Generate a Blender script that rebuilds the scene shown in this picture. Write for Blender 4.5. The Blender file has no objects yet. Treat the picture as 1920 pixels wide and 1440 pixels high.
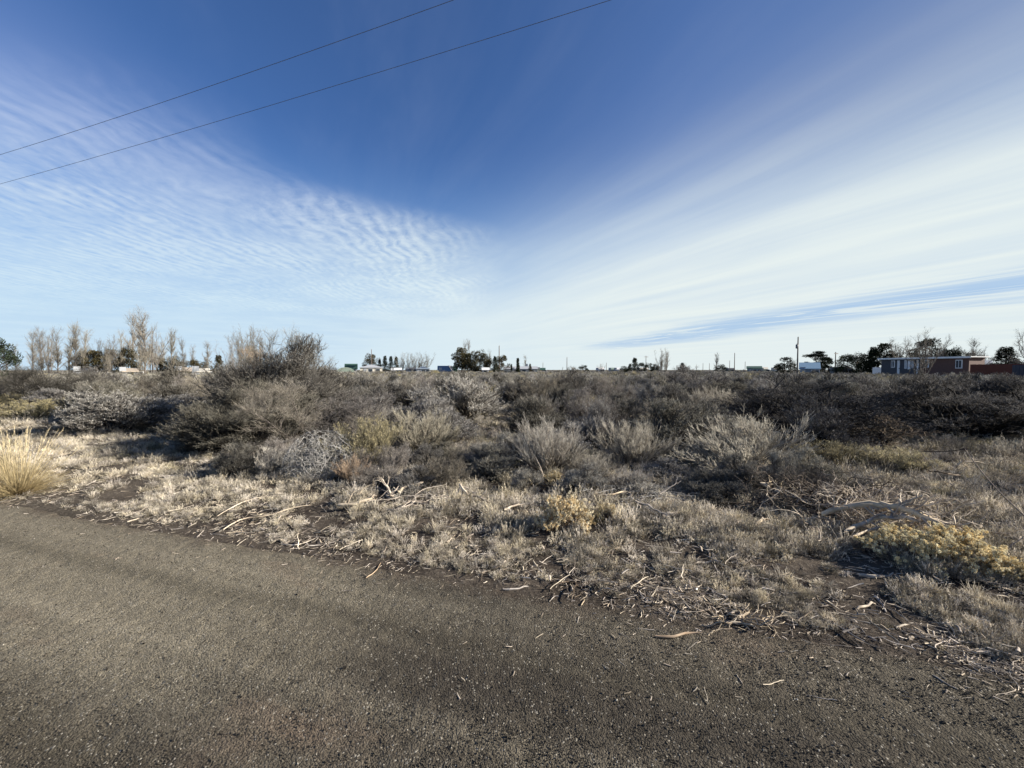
import bpy, math, random
import numpy as np
from mathutils import Vector, Matrix
R = math.radians
SC = bpy.context.scene
COL = SC.collection

# ------------------------------------------------------------------ camera
FPX, CX, CY, HCAM, TH = 760.0, 960.0, 720.0, 1.6, R(2.11)
cam_d = bpy.data.cameras.new('camera'); cam = bpy.data.objects.new('camera', cam_d); COL.objects.link(cam)
cam_d.sensor_width = 36; cam_d.lens = 36*FPX/1920; cam_d.clip_start = .05; cam_d.clip_end = 6000
cam.location = (0, 0, HCAM); cam.rotation_euler = (math.pi/2-TH, 0, 0)
SC.camera = cam
SC.render.resolution_x, SC.render.resolution_y = 1024, 768
SC.view_settings.view_transform = 'Standard'; SC.view_settings.look = 'None'
SC.view_settings.exposure = 1.35; SC.view_settings.gamma = 1
SC.cycles.max_bounces = 5; SC.cycles.diffuse_bounces = 3; SC.cycles.transparent_max_bounces = 8
SC.cycles.sample_clamp_indirect = 4

# ------------------------------------------------------------------ world
SUN_EL, SUN_AZ = R(23), R(91)          # azimuth clockwise from +Y (the view) towards +X
sun_dir = Vector((math.sin(SUN_AZ)*math.cos(SUN_EL), math.cos(SUN_AZ)*math.cos(SUN_EL), math.sin(SUN_EL)))
sd = bpy.data.lights.new('sun', 'SUN'); sd.energy = 4.7; sd.angle = R(.53); sd.color = (1, .935, .84)
so = bpy.data.objects.new('sun', sd); COL.objects.link(so)
so.rotation_euler = sun_dir.to_track_quat('Z', 'Y').to_euler()

class NT:
    """small helper to write node maths as expressions"""
    def __init__(s, tree): s.t = tree; s.n = tree.nodes; s.l = tree.links
    def node(s, kind, **kw):
        n = s.n.new(kind)
        for k, v in kw.items(): setattr(n, k, v)
        return n
    def put(s, sock, v):
        if isinstance(v, bpy.types.NodeSocket): s.l.new(v, sock)
        elif v is not None: sock.default_value = v
    def m(s, op, a, b=None, c=None, clamp=False):
        n = s.node('ShaderNodeMath', operation=op, use_clamp=clamp)
        s.put(n.inputs[0], a); s.put(n.inputs[1], b); s.put(n.inputs[2], c)
        return n.outputs[0]
    def add(s, a, b): return s.m('ADD', a, b)
    def sub(s, a, b): return s.m('SUBTRACT', a, b)
    def mul(s, a, b): return s.m('MULTIPLY', a, b)
    def mx(s, a, b): return s.m('MAXIMUM', a, b)
    def mn(s, a, b): return s.m('MINIMUM', a, b)
    def ss(s, x, lo, hi, a=0., b=1.):
        n = s.node('ShaderNodeMapRange', interpolation_type='SMOOTHSTEP')
        for i, v in enumerate((x, lo, hi, a, b)): s.put(n.inputs[i], v)
        return n.outputs[0]
    def vec(s, x, y, z=0.):
        n = s.node('ShaderNodeCombineXYZ')
        for i, v in enumerate((x, y, z)): s.put(n.inputs[i], v)
        return n.outputs[0]
    def noise(s, v, scale=1, detail=3, rough=.5, dist=0., w=None):
        n = s.node('ShaderNodeTexNoise'); 
        if v is not None: s.l.new(v, n.inputs['Vector'])
        n.inputs['Scale'].default_value = scale; n.inputs['Detail'].default_value = detail
        n.inputs['Roughness'].default_value = rough; n.inputs['Distortion'].default_value = dist
        return n.outputs['Fac']
    def mix(s, f, a, b):
        n = s.node('ShaderNodeMix', data_type='RGBA')
        s.put(n.inputs[0], f)
        for i, v in ((6, a), (7, b)):
            if isinstance(v, tuple) and len(v) == 3: v = v+(1,)
            s.put(n.inputs[i], v)
        return n.outputs[2]
    def scalec(s, col, f):
        n = s.node('ShaderNodeVectorMath', operation='SCALE'); s.put(n.inputs[0], col); s.put(n.inputs[3], f)
        return n.outputs[0]

W = bpy.data.worlds.new('World'); SC.world = W; W.use_nodes = True
W.node_tree.nodes.clear(); q = NT(W.node_tree)
SKY_S = .057
tc = q.node('ShaderNodeTexCoord'); sep = q.node('ShaderNodeSeparateXYZ'); q.l.new(tc.outputs['Generated'], sep.inputs[0])
dx, dy, dz = sep.outputs
sky = q.node('ShaderNodeTexSky', sky_type='NISHITA', sun_disc=False, sun_elevation=SUN_EL, sun_rotation=SUN_AZ,
             altitude=900, air_density=1.0, dust_density=.35, ozone_density=2.2)
zc = q.mx(q.add(dz, .012), .012)
X = q.m('DIVIDE', dx, zc); Y = q.m('DIVIDE', dy, zc)      # position on a flat cloud layer
CLOUD = 1/SKY_S/2**1.35
# --- streaked cirrus sheet on the right
wob = q.mul(q.sub(q.noise(q.vec(q.mul(X, .30), q.mul(Y, .30), 3.1), 1, 2), .5), .8)
S = q.add(q.add(q.mul(X, .89), q.mul(Y, .45)), wob)
T = q.add(q.mul(X, -.45), q.mul(Y, .89))
n1 = q.noise(q.vec(q.mul(S, .95), q.mul(T, .11), 0.), 1, 4, .55, .2)
n2 = q.noise(q.vec(q.mul(S, 3.0), q.mul(T, .20), 5.), 1, 4, .6, .3)
n3 = q.noise(q.vec(q.mul(S, 1.1), q.mul(T, .5), 8.), 1, 5, .6, .3)
fade_low = q.ss(Y, 5, 16, 1, 0)
base = q.add(q.mul(q.ss(S, .6, 1.7), .26), q.mul(q.ss(S, 1.4, 3.0), .60))
var = q.add(q.mul(q.sub(n1, .5), 1.7), q.mul(q.mul(q.sub(n2, .5), .65), fade_low))
cir = q.add(base, q.mul(var, q.mul(q.ss(S, .75, 1.9), q.add(.35, q.mul(fade_low, .25)))))
cir = q.add(cir, q.mul(q.sub(n3, .5), q.mul(q.ss(S, 1.0, 2.2), .30)))
# the clear lane low on the right
gs = q.add(q.sub(S, q.add(5.35, q.mul(T, .30))), q.mul(q.sub(q.noise(q.vec(q.mul(S, .8), q.mul(T, .35), 15.), 1, 4, .6), .5), 1.6))
lane = q.mul(q.ss(gs, -.7, .7), q.ss(gs, 1.2, 3.2, 1, 0))
lane = q.mul(lane, q.ss(T, 8.5, 15, 1, 0))
wisp = q.ss(q.noise(q.vec(q.mul(S, 1.7), q.mul(T, .32), 11.), 1, 6, .68, 1.1), .47, .64)
lane = q.mul(lane, q.sub(1, q.mul(wisp, .85)))
# --- rippled high cloud on the left
edge = q.add(q.mul(q.ss(Y, 1.9, 3.0), 1.05), -1.32)
wob2 = q.mul(q.sub(q.noise(q.vec(X, Y, 9.), 1.3, 4), .5), .45)
inside = q.ss(q.sub(q.add(X, wob2), edge), -.55, .34, 1, 0)
wx = q.add(X, q.mul(q.sub(q.noise(q.vec(q.mul(X, .8), q.mul(Y, .8), 2.), 1, 3), .5), .55))
wx = q.add(wx, q.mul(q.sub(q.noise(q.vec(q.mul(X, 3.), q.mul(Y, 3.), 4.), 1, 2), .5), .12))
brk0 = q.noise(q.vec(q.mul(X, 1.5), q.mul(Y, 1.3), 27.), 1, 4, .6, .3)
rip = q.m('SINE', q.mul(wx, 62.))
cel = q.noise(q.vec(q.mul(wx, 12.5), q.mul(q.add(Y, q.mul(wx, .5)), 6.5), 0.), 1, 3, .5, .35)
cel2 = q.noise(q.vec(q.mul(wx, 24.), q.mul(Y, 15.), 7.), 1, 3, .6, .3)
patch = q.noise(q.vec(q.mul(X, .8), q.mul(Y, .8), 1.), 1, 3, .5)
ramp = q.mul(q.ss(Y, 3.2, 9.5, 1, 0), q.ss(Y, 1.15, 1.9))
tex = q.mul(q.ss(brk0, .30, .60, .60, 1.35), q.add(q.mul(rip, q.mul(.11, q.ss(patch, .40, .56, .25, 1))), q.add(q.mul(q.sub(cel, .5), .85), q.mul(q.sub(cel2, .5), .6))))
alto = q.mul(inside, q.add(q.add(q.mul(q.ss(Y, .6, 1.9), .62), q.mul(q.ss(Y, 1.8, 4.0), .12)), q.mul(tex, ramp)))
brk = q.noise(q.vec(q.mul(X, 2.4), q.mul(Y, 1.7), 17.), 1, 4, .6, .4)
alto = q.mul(alto, q.add(q.add(.78, q.mul(q.ss(patch, .3, .7), .4)), q.mul(q.mul(q.sub(brk, .5), .9), ramp)))
# --- thin veil thickening to the horizon
el = dz
veil = q.add(q.ss(el, .02, .42, .48, 0), q.ss(el, .0, .14, .22, 0))
lanefx = q.sub(1, q.mul(lane, .62))
dens = q.sub(1, q.mul(q.mul(q.sub(1, q.m('MINIMUM', q.mx(cir, 0), 1)), q.sub(1, q.m('MINIMUM', q.mx(alto, 0), 1))), q.sub(1, veil)))
thin = q.ss(q.noise(q.vec(q.mul(S, 1.6), q.mul(T, .5), 21.), 1, 5, .65, .5), .42, .8, 0, .08)
dens = q.add(dens, q.mul(thin, q.sub(1, dens)))
dens = q.mul(dens, lanefx)
# forward scattering: cloud is whiter and warmer towards the sun side
side = q.ss(dx, -.75, .45)
hl = q.ss(el, q.add(.10, q.mul(side, .18)), q.add(.48, q.mul(side, .08)))
ccl = q.mix(side, (.62, .79, .92), (.81, .885, .875))
ccu = q.mix(side, (.42, .51, .78), (.38, .44, .58))
cc = q.mix(hl, ccl, ccu)
tint = q.node('ShaderNodeVectorMath', operation='MULTIPLY'); q.put(tint.inputs[0], sky.outputs[0]); tint.inputs[1].default_value = (.50, .70, 1.0)
tr = q.node('ShaderNodeVectorMath', operation='MULTIPLY'); q.put(tr.inputs[0], tint.outputs[0]); q.put(tr.inputs[1], q.mix(q.ss(dx, .25, .8), (1., 1., 1.), (.96, .84, .74)))
skyc = q.mix(q.ss(el, 0, .48), q.scalec((.25, .46, .78), CLOUD), tr.outputs[0])
col = q.mix(dens, skyc, q.scalec(cc, CLOUD))
bg = q.node('ShaderNodeBackground'); q.l.new(col, bg.inputs[0]); bg.inputs[1].default_value = SKY_S
wo = q.node('ShaderNodeOutputWorld'); q.l.new(bg.outputs[0], wo.inputs[0])

# ------------------------------------------------------------------ pixel <-> place
def ray(px, py):
    u = (px-CX)/FPX; v = (CY-py)/FPX
    return np.array([u, math.cos(TH)+math.sin(TH)*v, -math.sin(TH)+math.cos(TH)*v])
def gp(px, py, z=0.):
    d = ray(px, py); k = (z-HCAM)/d[2]; return Vector((d[0]*k, d[1]*k, z))
def at(px, py, Yd):
    d = ray(px, py); k = Yd/d[1]; return Vector((d[0]*k, Yd, HCAM+d[2]*k))
def proj(p):
    x, y, z = p[0], p[1], p[2]-HCAM
    f = y*math.cos(TH)-z*math.sin(TH); up = y*math.sin(TH)+z*math.cos(TH)
    if f <= .01: return (-9999, -9999)
    return (CX+FPX*x/f, CY-FPX*up/f)

def tag(o, label=None, cat=None, group=None, kind=None):
    if label: o['label'] = label
    if cat: o['category'] = cat
    if group: o['group'] = group
    if kind: o['kind'] = kind
    return o
def empty(name, loc=(0, 0, 0), rz=0, scale=(1, 1, 1)):
    o = bpy.data.objects.new(name, None); COL.objects.link(o); o.location = loc; o.rotation_euler = (0, 0, rz); o.scale = scale
    o.empty_display_size = .1
    return o

# ------------------------------------------------------------------ value noise (numpy)
def hash2(i, j, s):
    h = (i*374761393+j*668265263+s*974711) & 0x7fffffff
    h = (h ^ (h >> 13))*1274126177 & 0x7fffffff
    return ((h ^ (h >> 16)) & 0xffffff)/float(0xffffff)
def vn(x, y, s=0):
    x = np.asarray(x, float); y = np.asarray(y, float)
    i = np.floor(x).astype(np.int64); j = np.floor(y).astype(np.int64); fx = x-i; fy = y-j
    fx = fx*fx*(3-2*fx); fy = fy*fy*(3-2*fy)
    a = hash2(i, j, s); b = hash2(i+1, j, s); c = hash2(i, j+1, s); d = hash2(i+1, j+1, s)
    return (a+(b-a)*fx)*(1-fy)+(c+(d-c)*fx)*fy-.5
def fbm(x, y, s=0, o=3):
    r = 0; a = 1.
    for k in range(o): r = r+vn(x*2**k, y*2**k, s+k*17)*a; a *= .5
    return r
# road frame: w is the distance across the road, l the distance along it
RA = np.array([.955, -.296]); RN = np.array([.296, .955]); EDGE = 2.86
def wl(x, y): return x*RN[0]+y*RN[1], x*RA[0]+y*RA[1]
def edge_w(l): return EDGE+.10*fbm(np.asarray(l)*.30, np.asarray(l)*0, 5)+.03*vn(np.asarray(l)*3., 0, 8)+.035*vn(np.asarray(l)*11., 0, 9)
def ss(x, a, b):
    t = np.clip((np.asarray(x, float)-a)/(b-a), 0, 1); return t*t*(3-2*t)
def gh(x, y):
    """ground height"""
    x = np.asarray(x, float); y = np.asarray(y, float); w, l = wl(x, y)
    off = ss(w, EDGE+.1, EDGE+1.2)
    h = off*(.10*fbm(x*.55, y*.55, 31, 4)+.05)
    r = np.hypot(x, y)
    h = h+off*ss(r, 6, 18)*.22*vn(x*.09, y*.09, 77)
    h = h+ss(r, 200, 900)*(-6)      # the plain falls away slowly: keep its rim below the eye line
    return h-.030*(1-ss(w, EDGE-.35, EDGE-.05))+.022*fbm(x*4, y*4, 41, 2)*off
def gz(x, y): return float(gh(x, y))

# ------------------------------------------------------------------ mesh collector
class Geo:
    def __init__(s): s.v = []; s.q = []; s.t = []; s.a = []; s.n = 0
    def addq(s, v, qd, a):
        v = np.asarray(v, float).reshape(-1, 3); s.v.append(v); s.a.append(np.broadcast_to(np.asarray(a, float), (len(v),)))
        s.q.append(np.asarray(qd, np.int64).reshape(-1, 4)+s.n); s.n += len(v)
    def tubes(s, P, Rr, a, sides=3):
        P = np.asarray(P, float); n, k, _ = P.shape
        d = P[:, -1]-P[:, 0]; d /= np.linalg.norm(d, axis=1, keepdims=True)+1e-9
        ref = np.where(np.abs(d[:, 2:3]) > .8, np.array([[1., .13, 0]]), np.array([[.07, 0, 1.]]))
        u = np.cross(d, ref); u /= np.linalg.norm(u, axis=1, keepdims=True)+1e-9; v = np.cross(d, u)
        th = np.arange(sides)*2*np.pi/sides
        ring = np.cos(th)[None, :, None]*u[:, None]+np.sin(th)[None, :, None]*v[:, None]
        V = P[:, :, None]+Rr[:, :, None, None]*ring[:, None]
        A = np.broadcast_to(np.asarray(a, float).reshape(-1, k, 1) if np.ndim(a) else np.full((1, k, 1), a), (n, k, sides))
        idx = np.arange(n*k*sides).reshape(n, k, sides)
        a0 = idx[:, :-1]; a1 = idx[:, 1:]
        Q = np.stack([a0, np.roll(a0, -1, 2), np.roll(a1, -1, 2), a1], -1)
        s.addq(V, Q, A.reshape(-1))
    def blades(s, B, D, N, L, Wd, a, bend=.0):
        """leaf blades: base B, direction D, width direction N"""
        n = len(B); L = np.broadcast_to(L, (n,))[:, None]; Wd = np.broadcast_to(Wd, (n,))[:, None]
        nn = np.cross(D, N)
        mid = B+D*L*.5+nn*L*bend; tip = B+D*L-nn*L*bend*.3
        V = np.stack([B, mid+N*Wd*.5, tip, mid-N*Wd*.5], 1)
        A = np.broadcast_to(np.asarray(a, float).reshape(-1, 1), (n, 4)).reshape(-1)
        s.addq(V, np.arange(n*4).reshape(n, 4), A)
    def box(s, c, sz, a=.5, rz=0., M=None):
        x, y, z = [k/2 for k in sz]
        v = np.array([[i, j, k] for k in (-z, z) for i, j in ((-x, -y), (x, -y), (x, y), (-x, y))], float)
        if rz:
            cr, sr = math.cos(rz), math.sin(rz); v = v@np.array([[cr, sr, 0], [-sr, cr, 0], [0, 0, 1]])
        if M is not None: v = v@np.array(M.to_3x3()).T
        f = [[3, 2, 1, 0], [4, 5, 6, 7], [0, 1, 5, 4], [1, 2, 6, 5], [2, 3, 7, 6], [3, 0, 4, 7]]
        s.addq(v+np.array(c), f, a)
    def mesh(s, name, mat, smooth=True):
        m = bpy.data.meshes.new(name)
        if not s.v: return m
        V = np.concatenate(s.v); A = np.concatenate(s.a); Q = np.concatenate(s.q)
        m.vertices.add(len(V)); m.vertices.foreach_set('co', V.astype(np.float32).ravel())
        m.loops.add(len(Q)*4); m.loops.foreach_set('vertex_index', Q.astype(np.int32).ravel())
        m.polygons.add(len(Q)); m.polygons.foreach_set('loop_start', np.arange(0, len(Q)*4, 4, dtype=np.int32))
        at_ = m.attributes.new('lv', 'FLOAT', 'POINT'); at_.data.foreach_set('value', A.astype(np.float32))
        m.update(calc_edges=True)
        m.polygons.foreach_set('use_smooth', np.full(len(Q), bool(smooth)))
        if mat: m.materials.append(mat)
        return m
    def obj(s, name, mat, parent=None, smooth=False, col=COL):
        o = bpy.data.objects.new(name, s.mesh(name, mat, smooth)); col.objects.link(o)
        if parent: o.parent = parent
        return o

# ------------------------------------------------------------------ materials
def mat_new(name):
    m = bpy.data.materials.new(name); m.use_nodes = True; m.node_tree.nodes.clear(); return m, NT(m.node_tree)
def finish(k, col, rough=.9, bump=None, bdist=.01, bstr=.6, metal=0., spec=.2):
    b = k.node('ShaderNodeBsdfPrincipled'); k.put(b.inputs['Base Color'], col if not isinstance(col, tuple) else col+(1,))
    k.put(b.inputs['Roughness'], rough); b.inputs['Metallic'].default_value = metal
    b.inputs['Specular IOR Level'].default_value = spec
    if bump is not None:
        n = k.node('ShaderNodeBump'); n.inputs['Distance'].default_value = bdist; n.inputs['Strength'].default_value = bstr
        k.l.new(bump, n.inputs['Height']); k.l.new(n.outputs[0], b.inputs['Normal'])
    o = k.node('ShaderNodeOutputMaterial'); k.l.new(b.outputs[0], o.inputs[0])
def plant_mat(name, dark, mid, tip, var=.35, warm=(1.15, 1.0, .8), thin=0.):
    """bark to twig tip gradient from the 'lv' attribute, with a tint that differs plant by plant"""
    m, k = mat_new(name)
    a = k.node('ShaderNodeAttribute', attribute_name='lv').outputs['Fac']
    c = k.mix(k.ss(a, 0., .5), dark, mid); c = k.mix(k.ss(a, .5, 1.), c, tip)
    oi = k.node('ShaderNodeObjectInfo'); rnd = oi.outputs['Random']
    c = k.scalec(c, k.ss(rnd, 0, 1, 1-var, 1+var*.6))
    r2 = k.m('FRACT', k.mul(rnd, 7.31))
    vm = k.node('ShaderNodeVectorMath', operation='MULTIPLY'); k.put(vm.inputs[0], c)
    k.put(vm.inputs[1], k.mix(r2, (1.0, .97, 1.0), warm)); c = vm.outputs[0]
    geo = k.node('ShaderNodeNewGeometry')
    nz = k.noise(geo.outputs['Position'], 9, 2)
    c = k.scalec(c, k.ss(nz, .3, .7, .55, .95))
    if not thin: finish(k, c, .9, spec=.08); return m
    b = k.node('ShaderNodeBsdfDiffuse'); k.put(b.inputs[0], c); t_ = k.node('ShaderNodeBsdfTranslucent'); k.put(t_.inputs[0], c)
    x_ = k.node('ShaderNodeMixShader'); x_.inputs[0].default_value = thin; k.l.new(b.outputs[0], x_.inputs[1]); k.l.new(t_.outputs[0], x_.inputs[2])
    o = k.node('ShaderNodeOutputMaterial'); k.l.new(x_.outputs[0], o.inputs[0]); return m
M = {}
M['sage'] = plant_mat('sagebrush_twigs', (.065, .057, .050), (.20, .19, .17), (.45, .445, .40), .55, (1.05, 1., .88))
M['dark'] = plant_mat('dark_shrub_twigs', (.036, .032, .029), (.092, .086, .078), (.27, .262, .238), .40, (1.05, 1., .88))  # dark twigs, deepened so the backlit shade is in the colour
M['bare'] = plant_mat('bare_shrub_twigs', (.075, .064, .056), (.19, .172, .152), (.36, .342, .305), .5, (1.06, 1., .86))
M['broom'] = plant_mat('broom_shrub_twigs', (.10, .085, .07), (.30, .275, .235), (.54, .52, .45), .3, (1.05, 1., .88))
M['green'] = plant_mat('rabbitbrush_twigs', (.09, .08, .06), (.24, .225, .16), (.56, .50, .29), .15, (1.05, 1., .85))
M['gold'] = plant_mat('rabbitbrush_seed_heads', (.40, .29, .14), (.92, .76, .44), (.98, .93, .70), .04, (1.03, 1., .92), .2)
M['goldstem'] = plant_mat('rabbitbrush_stems', (.10, .075, .055), (.22, .17, .12), (.34, .28, .2), .1)
M['silver'] = plant_mat('weathered_grey_twigs', (.16, .15, .14), (.36, .35, .33), (.56, .55, .52), .08, (1.02, 1., .96))
M['tan'] = plant_mat('tan_dry_twigs', (.20, .14, .09), (.40, .30, .205), (.55, .44, .32), .12, (1.05, 1., .9))
M['straw'] = plant_mat('yellow_bunchgrass', (.30, .23, .12), (.58, .48, .27), (.78, .68, .43), .08, (1.05, 1., .9), .25)
M['grass'] = plant_mat('dry_grass', (.10, .082, .062), (.42, .375, .30), (.84, .79, .67), .62, (1.06, 1., .86), .15)
M['litter'] = plant_mat('wood_litter', (.17, .135, .11), (.44, .385, .315), (.80, .74, .62), .45, (1.08, 1., .88))
M['wood'] = plant_mat('bleached_wood', (.20, .17, .145), (.44, .40, .34), (.74, .69, .58), .1)
M['darkwood'] = plant_mat('dark_dead_wood', (.05, .04, .034), (.13, .11, .09), (.25, .22, .18), .12)
M['tree'] = plant_mat('bare_tree_bark', (.20, .18, .16), (.25, .235, .20), (.31, .29, .245), .25, (1.05, 1., .9))
M['willow'] = plant_mat('willow_twigs', (.26, .20, .14), (.36, .28, .195), (.44, .34, .24), .15, (1.05, 1., .9))
M['spruce'] = plant_mat('spruce_needles', (.02, .026, .018), (.032, .045, .026), (.05, .068, .036), .3)
M['juniper'] = plant_mat('juniper_needles', (.05, .045, .025), (.085, .08, .042), (.13, .115, .06), .3)
M['bark'] = plant_mat('conifer_bark', (.08, .06, .045), (.11, .085, .065), (.14, .11, .085), .2)
def stone_mat():
    m, k = mat_new('pebble_stone')
    oi = k.node('ShaderNodeObjectInfo').outputs['Random']
    r = k.node('ShaderNodeValToRGB'); k.l.new(oi, r.inputs[0]); e = r.color_ramp.elements
    e[0].position = 0; e[0].color = (.036, .031, .025, 1); e[1].position = 1; e[1].color = (.52, .48, .40, 1)
    for p, c in ((.5, (.062, .054, .042)), (.88, (.095, .082, .062)), (.978, (.15, .13, .10))):
        x = r.color_ramp.elements.new(p); x.color = c+(1,)
    finish(k, r.outputs[0], .95, spec=.05); return m
M['stone'] = stone_mat()
def road_mat():
    m, k = mat_new('road_surface')
    g = k.node('ShaderNodeNewGeometry').outputs['Position']
    sp = k.node('ShaderNodeSeparateXYZ'); k.l.new(g, sp.inputs[0]); x, y, _ = sp.outputs
    w = k.add(k.mul(x, .296), k.mul(y, .955)); l = k.sub(k.mul(x, .955), k.mul(y, .296))
    lon = k.noise(k.vec(k.mul(l, .22), k.mul(w, 3.0), 0.), 1, 5, .62, .35)          # wheel tracks, swept fines
    big = k.noise(g, 1.1, 5, .6)
    c = k.mix(k.ss(lon, .3, .7), (.050, .043, .034), (.108, .094, .070))
    c = k.mix(k.ss(big, .45, .72, 0., .55), c, (.112, .096, .070))
    lit_dust = k.add(k.mul(k.ss(l, .6, -4.2), k.ss(w, .2, 1.6)), k.mul(k.sub(k.noise(g, .8, 4, .6), .5), .5))  # paler leftward: dust, plus the sun-facing brightness put into the colour
    c = k.mix(k.ss(lit_dust, .15, .9, 0., .75), c, (.205, .178, .128))
    wv = k.add(w, k.mul(k.sub(k.noise(k.vec(k.mul(l, .3), k.mul(w, .6), 8.), 1, 3, .5), .5), .5))
    for wc, wd, f_ in ((2.12, .17, .72), (1.62, .10, 1.16), (.95, .20, .74), (2.42, .07, 1.14)):
        dd_ = k.m('ABSOLUTE', k.sub(wv, wc)); c = k.scalec(c, k.ss(dd_, 0., wd, f_, 1.))
    pt = k.noise(g, 1.7, 5, .65); c = k.mix(k.mul(k.ss(pt, .46, .62, 0., .5), k.ss(w, 1.5, .8)), c, (.036, .032, .027))
    red = k.noise(k.vec(k.mul(l, .5), k.mul(w, 1.2), 4.), 1, 4, .6)
    c = k.mix(k.ss(red, .56, .74, 0., .5), c, (.15, .105, .075))
    eb = k.add(w, k.mul(k.sub(k.noise(g, 2.2, 5, .7), .5), .75))                      # dirt washed over the road edge
    c = k.mix(k.ss(eb, 2.52, 2.88, 0., .85), c, (.068, .052, .040))
    v = k.node('ShaderNodeTexVoronoi'); k.l.new(g, v.inputs['Vector']); v.inputs['Scale'].default_value = 130
    v2 = k.node('ShaderNodeTexVoronoi'); k.l.new(g, v2.inputs['Vector']); v2.inputs['Scale'].default_value = 70
    sv = k.node('ShaderNodeSeparateColor'); k.l.new(v.outputs['Color'], sv.inputs[0])
    c = k.scalec(c, k.ss(sv.outputs[0], 0, 1, .74, 1.28)); c = k.scalec(c, k.ss(w, .3, 1.5, .58, 1.)); c = k.scalec(c, k.ss(l, .2, 2.6, 1., .78))
    c = k.mix(k.ss(sv.outputs[1], .965, .98, 0., .6), c, (.36, .33, .27))
    fine = k.noise(g, 160, 3, .7); mid = k.noise(g, 22, 4, .65)
    h = k.add(k.add(k.mul(v.outputs['Distance'], -.9), k.mul(v2.outputs['Distance'], -.7)), k.add(k.mul(fine, .4), k.mul(mid, 1.2)))
    finish(k, c, .95, h, .010, .6, spec=.04); return m
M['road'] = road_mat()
def soil_mat():
    m, k = mat_new('soil_and_litter')
    g = k.node('ShaderNodeNewGeometry').outputs['Position']
    a = k.noise(g, 1.3, 6, .65); b = k.noise(g, 26, 5, .75)
    far = k.noise(g, .05, 4, .5)
    c = k.mix(k.ss(a, .35, .65), (.040, .032, .026), (.095, .078, .061))
    c = k.mix(k.ss(b, .52, .74, 0, .75), c, (.22, .19, .15))
    c = k.mix(k.ss(far, .4, .65, 0, .5), c, (.19, .165, .12))
    finish(k, c, .95, k.add(a, b), .03, .9, spec=.04); return m
M['soil'] = soil_mat()
def plain(name, c, rough=.7, metal=0., nscale=3., var=.18, streak=False, bump=0.):
    m, k = mat_new(name)
    g = k.node('ShaderNodeTexCoord').outputs['Object']
    if streak:
        mp = k.node('ShaderNodeMapping'); mp.inputs['Scale'].default_value = (1, 1, .12); k.l.new(g, mp.inputs[0]); g = mp.outputs[0]
    n = k.noise(g, nscale, 5, .65)
    cc = k.mix(n, tuple(x*(1-var) for x in c), tuple(min(1, x*(1+var)) for x in c))
    finish(k, cc, rough, n if bump else None, .01, bump or .1, metal); return m
for nm, c in dict(white=(.74, .73, .70), cream=(.60, .55, .45), grey=(.36, .37, .38), green=(.035, .075, .06), slate=(.20, .24, .28),
                  bluegrey=(.075, .076, .082), brown=(.125, .072, .057), redwood=(.11, .032, .022), bluemetal=(.20, .31, .40), darkroof=(.07, .07, .07),
                  glass=(.04, .05, .06), tarp=(.015, .022, .045), sage=(.22, .27, .22), tanwall=(.42, .35, .27), bone=(.8, .78, .72)).items():
    M['p_'+nm] = plain('painted_'+nm if nm != 'glass' else 'window_glass', c, .25 if nm == 'glass' else .75)
M['pole'] = plain('pole_wood', (.16, .125, .10), .9, 0, 6, .3, True)
M['steel'] = plain('galvanised_steel', (.16, .165, .17), .6, .3)
M['wire'] = plain('cable', (.20, .21, .24), .6, .1)
M['rust'] = plain('rusted_wire', (.055, .04, .035), .8, .3)
M['bone'] = plain('bleached_log', (.66, .62, .54), .9, 0, 9, .3, False, .5)

# ------------------------------------------------------------------ growing plants
def nrm(v): return v/(np.linalg.norm(v, axis=-1, keepdims=True)+1e-9)
def grow(rng, B, D, L, r0, r1, K, up=.0, wig=.25, out=None):
    """polylines from bases B in directions D"""
    n = len(B); P = np.zeros((n, K, 3)); P[:, 0] = B; d = nrm(D); st = (np.broadcast_to(L, (n,))/(K-1))[:, None]
    for i in range(1, K):
        d = nrm(d+np.array([0, 0, up])/(K-1)+rng.normal(0, wig/math.sqrt(K-1), (n, 3)))
        P[:, i] = P[:, i-1]+d*st
    t = np.linspace(0, 1, K)[None]
    r0 = np.broadcast_to(r0, (n,))[:, None]; r1 = np.broadcast_to(r1, (n,))[:, None]
    return P, r0*(1-t)+r1*t
def child(rng, P, RR, per, ang, Lr, K, t0=.25, up=.3, wig=.2, rr=.6, tip=.3, rmin=0., lscale=None, flat=0.):
    n, k, _ = P.shape; m = int(n*per); pi = np.repeat(np.arange(n), int(math.ceil(per)))[:m] if per >= 1 else rng.integers(0, n, m)
    t = rng.uniform(t0, 1, m)*(k-1)*.999; i = np.minimum(t.astype(int), k-2); f = (t-i)[:, None]
    b = P[pi, i]*(1-f)+P[pi, i+1]*f; tan = nrm(P[pi, i+1]-P[pi, i])
    rv = rng.normal(0, 1, (m, 3)); rv[:, 2] *= 1-flat; perp = nrm(np.cross(tan, rv)); a = np.radians(rng.uniform(ang[0], ang[1], m))[:, None]
    D = tan*np.cos(a)+perp*np.sin(a)
    L = rng.uniform(Lr[0], Lr[1], m)*(1-.45*(t/(k-1)))
    r = RR[pi, i]*rr
    r = np.maximum(r, rmin)
    return grow(rng, b, D, L, r, np.maximum(r*tip, rmin*.7), K, up, wig)
def lvl(K, a, b): return np.linspace(a, b, K)[None]
def rand_dirs(rng, n, up=0.):
    d = rng.normal(0, 1, (n, 3)); d = nrm(d); d[:, 2] += up; return nrm(d)
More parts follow.
